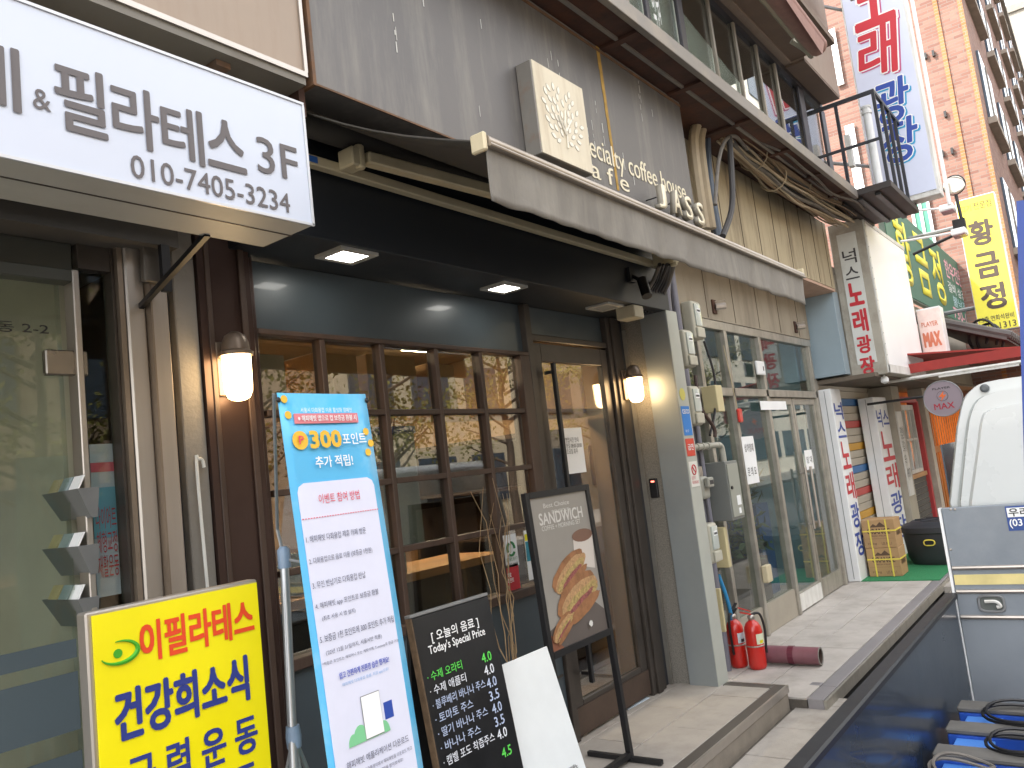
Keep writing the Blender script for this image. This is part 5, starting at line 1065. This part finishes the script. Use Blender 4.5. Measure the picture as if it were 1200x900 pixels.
tag(part('blue_post', MB().tube([onX(1202,236,2.9), onX(1214,640,2.9), Vector((2.9,onX(1214,640,2.9).y,.465))], .032, 4), mat('navy_post_paint','#1d3f8f',.4,0,.15,6)), 'blue steel post standing upright on the truck bed at the right edge', 'post')

# ================================================================ BOARDS IN FRONT
# yellow board
YB = 1.85; yx0, yx1 = onY(100,715,YB).x, onY(302,680,YB).x; yz = onY(200,699,YB).z
yb = thing('yellow_sign_board', 'bright yellow lightbox board with red and navy Korean lettering at lower left', 'sign board', ((yx0+yx1)/2,YB+.04,0))
part('frame', MB().box(yx0,yx1,YB+.003,YB+.045,.25,yz), STEEL, yb, bev=.004); part('face', MB().box(yx0+.012,yx1-.006,YB-.003,YB+.002,.262,yz-.008), YEL, yb)
part('leg', MB().box(yx0+.02,yx0+.05,YB+.01,YB+.04,.0,.249), STEEL, yb); part('leg', MB().box(yx1-.05,yx1-.02,YB+.01,YB+.04,.0,.249), STEEL, yb); part('foot', MB().box(yx0,yx0+.06,YB-.12,YB+.2,-.0,.02), BLK, yb); part('foot', MB().box(yx1-.06,yx1,YB-.12,YB+.2,0,.02), BLK, yb)
fy_ = front(0,YB-.003,0); ORR = plain('orange_red_ink','#d4431c'); NV = plain('deep_navy_ink','#27357e')
def seq(s, pa, pb, top, bot, f, Y, m_, par, bold=.03):
    xa, xb = onY(*pa,Y).x, onY(*pb,Y).x; zm = onY((pa[0]+pb[0])/2, top, Y).z; zn = onY((pa[0]+pb[0])/2, bot, Y).z
    text('lettering', s, f, xa, zn, xb-xa, zm-zn, m_, par, bold, .0015, spacing=1.0)
seq('이필라테스',(163,745),(295,722),716,760,fy_,YB,ORR,yb,.03); seq('건강희소식',(134,830),(289,795),790,845,fy_,YB,NV,yb,.03)
seq('근 력 운 동',(148,893),(300,860),862,908,fy_,YB,NV,yb,.028); seq('다 이 어 트',(150,950),(300,915),918,965,fy_,YB,NV,yb,.03)
cL = onY(136,765,YB); R_ = []
for k in range(26):
    a = math.radians(200+k*10.4); R_.append((cL.x+.042*math.cos(a)+.005, cL.z+.024*math.sin(a), .001+.004*math.sin(math.pi*k/25)))
mb = MB(); mb.tube([fy_.p(u,v,.002) for u,v,_ in R_], [max(.0008,q*1.1) for *_,q in R_], 5); part('logo_swirl', mb, GRNP, yb)
part('logo_dot', MB().lathe(fy_.p(cL.x+.002,cL.z-.002,.0005),[(.010,0),(.010,.0015)],16,(0,-1,0)), GRNP, yb)

# leaning board frame from its right edge: X plane known, tilt solved from two sight lines
def lean(px_tl, px_tr, px_br, Xr, zbase):
    T = onX(*px_tr, Xr); Bq = onX(*px_br, Xr); up = (T-Bq).normalized(); base = T+(Bq-T)*((T.z-zbase)/(T.z-Bq.z))
    # top left on the vertical plane parallel to the facade through T
    L = onY(*px_tl, T.y); wdt = T.x-L.x; ex = Vector((1,0,0))
    return Fr(base-ex*wdt, ex, up), wdt, (T-base).length, base
# x banner
fb1, bw, bh_, base = lean((323,455),(427,462),(495,900),1.66,.14)
ban = thing('banner_stand', 'tall pale blue banner with event text on a silver stand', 'banner', (base.x-bw/2,base.y,.137))
BLB = mat('banner_blue','#58b4e2',.35,0,.06,2,dirt='#b9d9e6',dirt_amt=.45,dscale=3,coat=.15);  # the dirt slot here only lays pale blotches over the blue
mb = MB(); mb.rings([[fb1.p(bw*i/10, v, -.003*math.sin(math.pi*i/10)+ (0 if 0<i<10 else .002)) for i in range(11)] for v in [bh_*k/12 for k in range(13)]], False, False)
o = part('banner_sheet', mb, BLB, ban, smooth=True); o.modifiers.new('t','SOLIDIFY').thickness = .002
fbp = Fr(fb1.p(0,0,.002), fb1.ex, fb1.ey)
hp = bh_*.862
pz = [(.03,.02),(bw-.03,.02),(bw-.022,.04),(bw-.022,hp-.03),(bw-.028,hp-.015),(bw-.045,hp-.006),(.045,hp-.006),(.028,hp-.015),(.022,hp-.03),(.022,.04)]
part('white_panel', MB().fpoly(fbp, pz, .001, .003), plain('banner_white','#d5d8ea',.4), ban)
WI=INKW; DI=plain('slate_ink','#4c5068'); PI_=plain('pink_ink','#d8465c'); YO=plain('amber_ink','#e5b73a'); LB=plain('light_blue_ink','#6f9fd0'); PU=plain('violet_ink','#4a5cc0')
def bt(s, uc, vc, wf, h, m_, bold=0, d=.006, u0=None): text('print', s, fbp, bw*((uc-wf/2) if u0 is None else u0), vc*bh_-h/2, bw*wf, h, m_, ban, bold, d, res=2)
bt('서울시 다회용컵 이용 활성화 캠페인', .5,.972,.58,.014,WI)
part('red_strip', MB().fb(fbp,bw*.14,bw*.86,bh_*.951,bh_*.967,.001,.003), plain('coral','#d9818a'), ban); bt('※ 해피해빗 앱으로 컵 보증금 환불 시', .5,.959,.66,.017,WI,.01)
bt('300',.44,.925,.34,.046,YO,.05); bt('포인트',.77,.924,.28,.032,WI,.015); bt('추가 적립!',.5,.889,.42,.032,WI,.015)
part('coin', MB().lathe(fbp.p(bw*.17,bh_*.925,.003),[(.026,0),(.026,.0006)],18,fbp.n), YO, ban); bt('P',.17,.925,.05,.022,PI_,.02,.008)
for u,v in ((.06,.99),(.08,.965),(.93,.935),(.97,.915),(.92,.90)): part('coin', MB().lathe(fbp.p(bw*u,bh_*v,.003),[(.011,0),(.011,.0006)],12,fbp.n), YO, ban)
bt('이벤트 참여 방법',.5,.832,.46,.026,PI_,.0)
mb = MB()
for k in range(30): mb.fb(fbp,bw*(.075+k*.029),bw*(.09+k*.029),bh_*.804,bh_*.8052,.004,.005)
part('dashed_line', mb, PI_, ban)
for t_,v_,w_,h_,u_ in (('1. 해피해빗 다회용컵 제휴 카페 방문',.774,.66,.018,.08),('2. 다회용컵으로 음료 이용 (보증금 1천원)',.741,.70,.018,.08),('3. 무인 반납기로 다회용컵 반납',.706,.58,.018,.08),('4. 해피해빗 app 포인트로 보증금 환불',.675,.70,.018,.08),('(최초 사용 시 앱 설치)',.656,.36,.014,.13),('5. 보증금 1천 포인트에 300 포인트 추가 적립',.628,.83,.019,.08),("('22년 12월 31일까지, 서울시만 적용)",.607,.62,.014,.12),('*적립은 포인트는 해피머니 또는 계좌이체, T-money로 환급 가능',.593,.86,.010,.07)): bt(t_,0,v_,w_,h_,DI,0,.006,u_)
bt('쉽고 간편하게 친환경 습관 챙겨요!',.5,.570,.56,.017,PU,.01); bt('해피해빗 다회용컵 환불, 지금 app으로!',.5,.556,.52,.010,LB)
hill = MB()
for u,r_ in ((.28,.022),(.36,.034),(.5,.02),(.62,.024)): hill.fpoly(fbp,[(bw*u+r_*.8*math.cos(a),bh_*.468+r_*1.3*math.sin(a)) for a in [k*math.pi/10 for k in range(11)]],.004+u*.001,.005+u*.001)
part('green_hills', hill, plain('mint','#7cc391'), ban); part('phone_outline', MB().fb(fbp,bw*.406,bw*.614,bh_*.4688,bh_*.5312,.0052,.0058), GREYMET, ban); part('phone_icon', MB().fb(fbp,bw*.41,bw*.61,bh_*.470,bh_*.530,.006,.0066), INKW, ban); part('bus_icon', MB().fb(fbp,bw*.65,bw*.75,bh_*.485,bh_*.51,.003,.0036), SB, ban)
bt('해피해빗 애플리케이션 다운로드',.52,.446,.70,.018,DI); bt('앱스토어 또는 구글플레이에서 해피해빗을 다운로드 하고',.52,.430,.74,.010,DI); bt('친환경 다회용컵 혜택을 받아보세요!',.52,.42,.5,.010,DI)
# stand
SV = mat('silver_pole','#a7a9ab',.3,.6,.05,6)
sp0 = onY(345,900,2.0); jt = onY(333,655,2.0)
zz0 = .14; ax = base.x-bw-.02; 
q1 = onY(333,655,1.93); q2 = onY(344,890,1.86)
foot = Vector((q2.x+.01, q2.y-.0, .137)); dirp = (q1-q2).normalized(); foot = q2-dirp*((q2.z-.137)/dirp.z)
part('pole', MB().tube([foot,q1],.0125,12), SV, ban, smooth=True); PLB = mat('blue_grey_plastic','#7b8ea3',.4)
part('pole_joint', MB().lathe(q1,[(.018,-.025),(.018,.025),(.010,.035)],12), PLB, ban, smooth=True)
tl_ = fb1.p(.0,bh_,-.01); tr2 = fb1.p(bw,bh_,-.01)
part('fork', MB().tube([q1,onY(325,620,1.95),tl_],.005,6), SV, ban); part('fork', MB().tube([q1,fb1.p(bw*.5,bh_*.72,-.03),tr2],.005,6), SV, ban)
q3 = onY(344,863,1.87); part('leg_collar', MB().lathe(q3,[(.019,-.028),(.021,0),(.018,.028)],12), PLB, ban, smooth=True)
part('leg', MB().tube([q3, Vector((q3.x+.33,q3.y+.05,.14))],.007,6), SV, ban); part('leg', MB().tube([q3, Vector((q3.x-.05,q3.y+.30,.14))],.007,6), SV, ban); part('leg', MB().tube([q3, Vector((q3.x-.04,q3.y-.20,.01))],.007,6), SV, ban)
for p_ in (tl_, tr2): part('grommet', MB().lathe(p_+fb1.n*.016-fb1.ey*.02,[(.008,0),(.004,.004)],10,fb1.n), BLK, ban)

# menu board
fmn, mw, mh, mbase = lean((480,718),(572,698),(613,895),2.33,.137)
mn = thing('menu_board', 'black chalkboard listing drinks and prices in green and white, leaning back', 'menu board', (mbase.x-mw/2,mbase.y,.137))
part('board', MB().fb(fmn,.008,mw,.0,mh,-.025,.0), mat('chalk_black','#1d1e20',.35,0,.2,8,.03), mn, bev=.003); part('wooden_edge', MB().fb(fmn,.001,.007,.0,mh,-.028,.001), mat('chipped_wood','#5f4c38',.7,0,.4,30,.2), mn, bev=.002); part('wooden_edge', MB().fb(fmn,.0,mw,mh+.001,mh+.012,-.028,.001), GREYMET, mn, bev=.002)
part('back_leg', MB().hexa([fmn.p(.02,mh-.02,-.03),fmn.p(mw-.02,mh-.02,-.03),fmn.p(mw-.02,mh-.02,-.045),fmn.p(.02,mh-.02,-.045)]+[Vector((p_.x,p_.y+.25,.137)) for p_ in (fmn.p(.02,0,0),fmn.p(mw-.02,0,0))]+[Vector((p_.x,p_.y+.265,.137)) for p_ in (fmn.p(mw-.02,0,0),fmn.p(.02,0,0))]), BLK, mn)
CG = plain('chalk_green','#63d95a'); CW = plain('chalk_white','#dfe3ea'); CB2 = plain('chalk_blue','#b4c2dd')
def mt(s, u0, u1, v, h, m_, b=0): text('chalk_writing', s, fmn, mw*u0, mh-v-h, mw*(u1-u0), h, m_, mn, b, .002, res=2)
def mt2(s_, u0, u1, vc, h, m_, b=0): text('chalk_writing', s_, fmn, mw*u0, mh*vc-h/2, mw*(u1-u0), h, m_, mn, b, .002, res=2)
mt2('[ 오늘의 음료 ]',.19,.79,.926,.040,INKW,.015); mt2("Today's Special Price",.13,.85,.888,.036,INKW,.015)
rows_ = [('· 수제 오라티',.48,'4.0',CG),('· 수제 애플티',.50,'4.0',CW),('· 블루베리 바나나 주스',.72,'4.0',CB2),('· 토마토 주스',.52,'3.5',CB2),('· 딸기 바나나 주스',.68,'4.0',CB2),('· 바나나 주스',.55,'3.5',CB2),('· 캠벨 포도 착즙주스',.70,'4.0',CW)]
for i,(s_,ue,p_,m_) in enumerate(rows_):
    mt2(s_,.06,ue,.815-i*.042,.030,m_,.005); mt2(p_,.74,.87,.808-i*.0415,.032,m_,.012)
mt2('4.5',.75,.88,.50,.032,CG,.012); mt2('· 레몬차',.06,.4,.47,.030,CG)
# white board
fwb, ww, wh, wbase = lean((578,782),(641,757),(687,900),2.74,.137)
wb_ = thing('white_board', 'plain white board with one small line of Korean text leaning beside the menu', 'board', (wbase.x-ww/2,wbase.y,.137))
part('board', MB().fb(fwb,0,ww,0,wh,-.012,0), plain('matt_white','#dfe3e3',.5), wb_, bev=.002)
qn = onY(622,870,wbase.y+.02); text('print','디카페인 아메리카노', fwb, ww*.36, wh*.41, ww*.5, .02, INK, wb_, .005, .002)
# sandwich stand
fsd, sw_, sh2, sbase = lean((615,573),(690,567),(744,890),3.60,.137)
sa = thing('poster_stand', 'black steel stand holding a grey sandwich and coffee poster by the door', 'poster stand', (sbase.x-sw_/2,sbase.y,.137))
pz0 = sh2*.47
for u in (0,sw_-.03): part('upright', MB().fb(fsd,u,u+.03,0.0,sh2,-.03,0), BLK, sa, bev=.002)
part('top_bar', MB().fb(fsd,.031,sw_-.031,sh2-.03,sh2,-.03,0), BLK, sa); part('cross_bar', MB().fb(fsd,.031,sw_-.031,pz0-.03,pz0,-.03,0), BLK, sa); part('cross_bar', MB().fb(fsd,.031,sw_-.031,.02,.045,-.03,0), BLK, sa)
for u in (.015,sw_-.015):
    q = fsd.p(u,.02,0); part('foot', MB().box(q.x-.013,q.x+.013,q.y-.16,q.y+.26,.138,.16), BLK, sa)
pv = part('poster', MB().fb(fsd,.031,sw_-.031,pz0+.001,sh2-.031,-.02,-.012), mat('grey_poster','#9a968f',.3,0,.12,1.5,coat=.3), sa)
fps = Fr(fsd.p(.031,pz0,-.012), fsd.ex, fsd.ey); pw, ph = sw_-.062, sh2-pz0-.031
GW_ = plain('soft_white','#d4d2cd')
text('print','Best Choice', fps, pw*.22, ph*.925, pw*.45, .022, GW_, pv, 0, .001); text('print','DELICIOUS', fps, pw*.35, ph*.88, pw*.3, .016, GW_, pv, 0, .001); text('print','SANDWICH', fps, pw*.12, ph*.815, pw*.76, .055, GW_, pv, .02, .001); text('print','COFFEE + MORNING SET', fps, pw*.14, ph*.775, pw*.68, .022, GW_, pv, 0, .001)
part('print_table', MB().fpoly(fps,[(0,0),(pw,0),(pw,ph*.14),(pw*.75,ph*.26),(0,ph*.13)],.0006,.0010), plain('slate_napkin','#5f5752'), pv)
part('print_board', MB().fpoly(fps,[(0,0),(pw*.2,0),(0,ph*.12)],.0012,.0016), plain('wood_print','#8a5a44'), pv)
cupm = plain('cup_print','#c9c2ba'); part('print_cup', MB().fpoly(fps,[(pw*.60,ph*.50),(pw*.95,ph*.44),(pw*1.0,ph*.68),(pw*.64,ph*.70)],.0012,.0016), cupm, pv)
part('print_coffee', MB().fpoly(fps,[(pw*.81+pw*.19*math.cos(a),ph*.69+ph*.045*math.sin(a)) for a in [k*math.pi/9 for k in range(18)]],.0020,.0024), plain('coffee_print','#77594a'), pv)
def blob(cx_,cy_,a_,b_,rot,col,d,nm,seed,amp=.06):
    r0 = random.Random(seed); P_=[]
    for k in range(26):
        t_=2*math.pi*k/26; q=1+r0.uniform(-amp,amp); x=a_*math.cos(t_)*q; y=b_*math.sin(t_)*q; P_.append((cx_+x*math.cos(rot)-y*math.sin(rot), cy_+x*math.sin(rot)+y*math.cos(rot)))
    part(nm, MB().fpoly(fps,P_,d,d+.0004), col, pv)
BR1 = mat('bread_print','#966a48',.4,0,.3,22); BR2 = mat('filling_print','#a8925e',.4,0,.45,60); BR3 = mat('ham_print','#8f5450',.4,0,.5,80); BR4 = mat('crumb_print','#b08c64',.4,0,.35,70)
def sandwich(cx_,cy_,L,H,rot,d,sd):
    blob(cx_-H*.3,cy_+H*.35,L,H,rot,BR1,d,'print_bread',sd,.04); blob(cx_,cy_+H*.1,L*.96,H*.85,rot,BR4,d+.0006,'print_crumb',sd+1,.05)
    blob(cx_+H*.1,cy_-H*.05,L*.88,H*.55,rot,BR2,d+.0012,'print_filling',sd+2,.12); blob(cx_+H*.1,cy_-H*.15,L*.7,H*.2,rot,BR3,d+.0018,'print_ham',sd+3,.2); blob(cx_+H*.35,cy_-H*.6,L*.85,H*.4,rot,BR1,d+.0024,'print_bread',sd+4,.05)
sandwich(pw*.50,ph*.45,pw*.33,ph*.085,.42,.0026,1); sandwich(pw*.58,ph*.27,pw*.38,ph*.11,.32,.0056,11); sandwich(pw*.22,ph*.12,pw*.20,ph*.05,.5,.0086,21)
blob(pw*.68,ph*.085,pw*.035,ph*.02,0,GW_,.0120,'print_emblem',9,.2)

# ================================================================ OPPOSITE SIDE OF THE STREET (seen in the glass)
tag(part('far_pavement', MB().box(-60,140,-11,-7.2,-.13,.0), TILE3), kind='structure')
ob = [(-14,4,7.5,'#b7a58c','cream rendered building across the street, furthest left'),(4.3,9.5,9,'#a08c76','tan stone building across the street'),(14.1,9,7.5,'#c5b89f','pale cream building across the street'),(23.4,12,13,'#9a8f80','grey brown office building across the street'),(35.8,20,27,'#dcd8cc','tall pale block across the street'),(56.4,30,27,'#d6d0c2','furthest beige block across the street')]
for i,(x,wd,h,col,lab) in enumerate(ob):
    wd = (18 if i==0 else wd); t = thing('street_building', lab, 'building', (x+wd/2,-15,0))
    part('wall', MB().box(x,x+wd,-20,-11.0,-.1,h), mat('opp_%d'%i,col,.8,0,.1,2), t); part('roof', MB().box(x-.1,x+wd+.1,-20,-10.9,h+.005,h+.3), CONC, t)
    nx = int(wd//2.4)
    for fl_ in range(int(h//2.8)):
        for k in range(nx): part('window', MB().box(x+.5+k*2.4,x+2.1+k*2.4,-10.998,-10.94,.9+fl_*2.8,2.4+fl_*2.8), WN, t)
LEAFM = mat('autumn_leaf','#6d6a2c',.7,0,.5,3); BARK = mat('bark','#4a3f36',.9,0,.3,20,.4)
def tree_mesh(seed):
    r0 = random.Random(seed); tb = MB(); tb.tube([(0,0,0),(.05,.02,1.2),(.0,.05,2.4),(.1,0,3.6),(.05,.05,5.0)],[.14,.12,.10,.07,.03],8); tips=[]
    for k in range(16):
        z = r0.uniform(1.8,4.6); a = r0.uniform(0,6.28); L = r0.uniform(.8,1.9); e = Vector((math.cos(a)*L,math.sin(a)*L,z+L*r0.uniform(.4,.9))); m0 = Vector((math.cos(a)*L*.4,math.sin(a)*L*.4,z+L*.2)); tb.tube([(0,0,z),m0,e],[.05,.03,.01],5); tips += [e, m0.lerp(e,.6)]
    V=[];F=[]
    for tp in tips:
        for k in range(55):
            c = tp+Vector((r0.gauss(0,.36),r0.gauss(0,.36),r0.gauss(0,.30))); d = Vector((r0.uniform(-1,1),r0.uniform(-1,1),r0.uniform(-1,1))).normalized(); e = d.orthogonal().normalized(); n=len(V)
            V += [c-d*.06,c+e*.035,c+d*.06,c-e*.035]; F.append((n,n+1,n+2,n+3))
    bb = tb.b; bmesh.ops.recalc_face_normals(bb,faces=bb.faces); mt_ = bpy.data.meshes.new('trunk'); bb.to_mesh(mt_); bb.free(); mt_.materials.append(BARK)
    ml = bpy.data.meshes.new('crown'); ml.from_pydata([tuple(v) for v in V],[],F); ml.materials.append(LEAFM); return mt_, ml
TM = [tree_mesh(1), tree_mesh(2)]
for i,x in enumerate((5.5,9.2,13.0,17.5,23.0,31.0,-4.0)):
    t = thing('street_tree', 'thin leaved street tree across the road, %s' % ('first beyond the truck','second beyond the truck','third beyond the truck','fourth beyond the truck','fifth beyond the truck','furthest down the street','behind the viewer')[i], 'tree', (x,-8.0,0), group='trees across the street')
    a,b = TM[i%2]; shared('trunk', a, BARK, t, (0,0,0)); shared('crown', b, LEAFM, t, (0,0,0)); t.rotation_euler.z = i*1.3

bpy.data.objects.remove(TCU[1]); bpy.data.curves.remove(TCU[0])
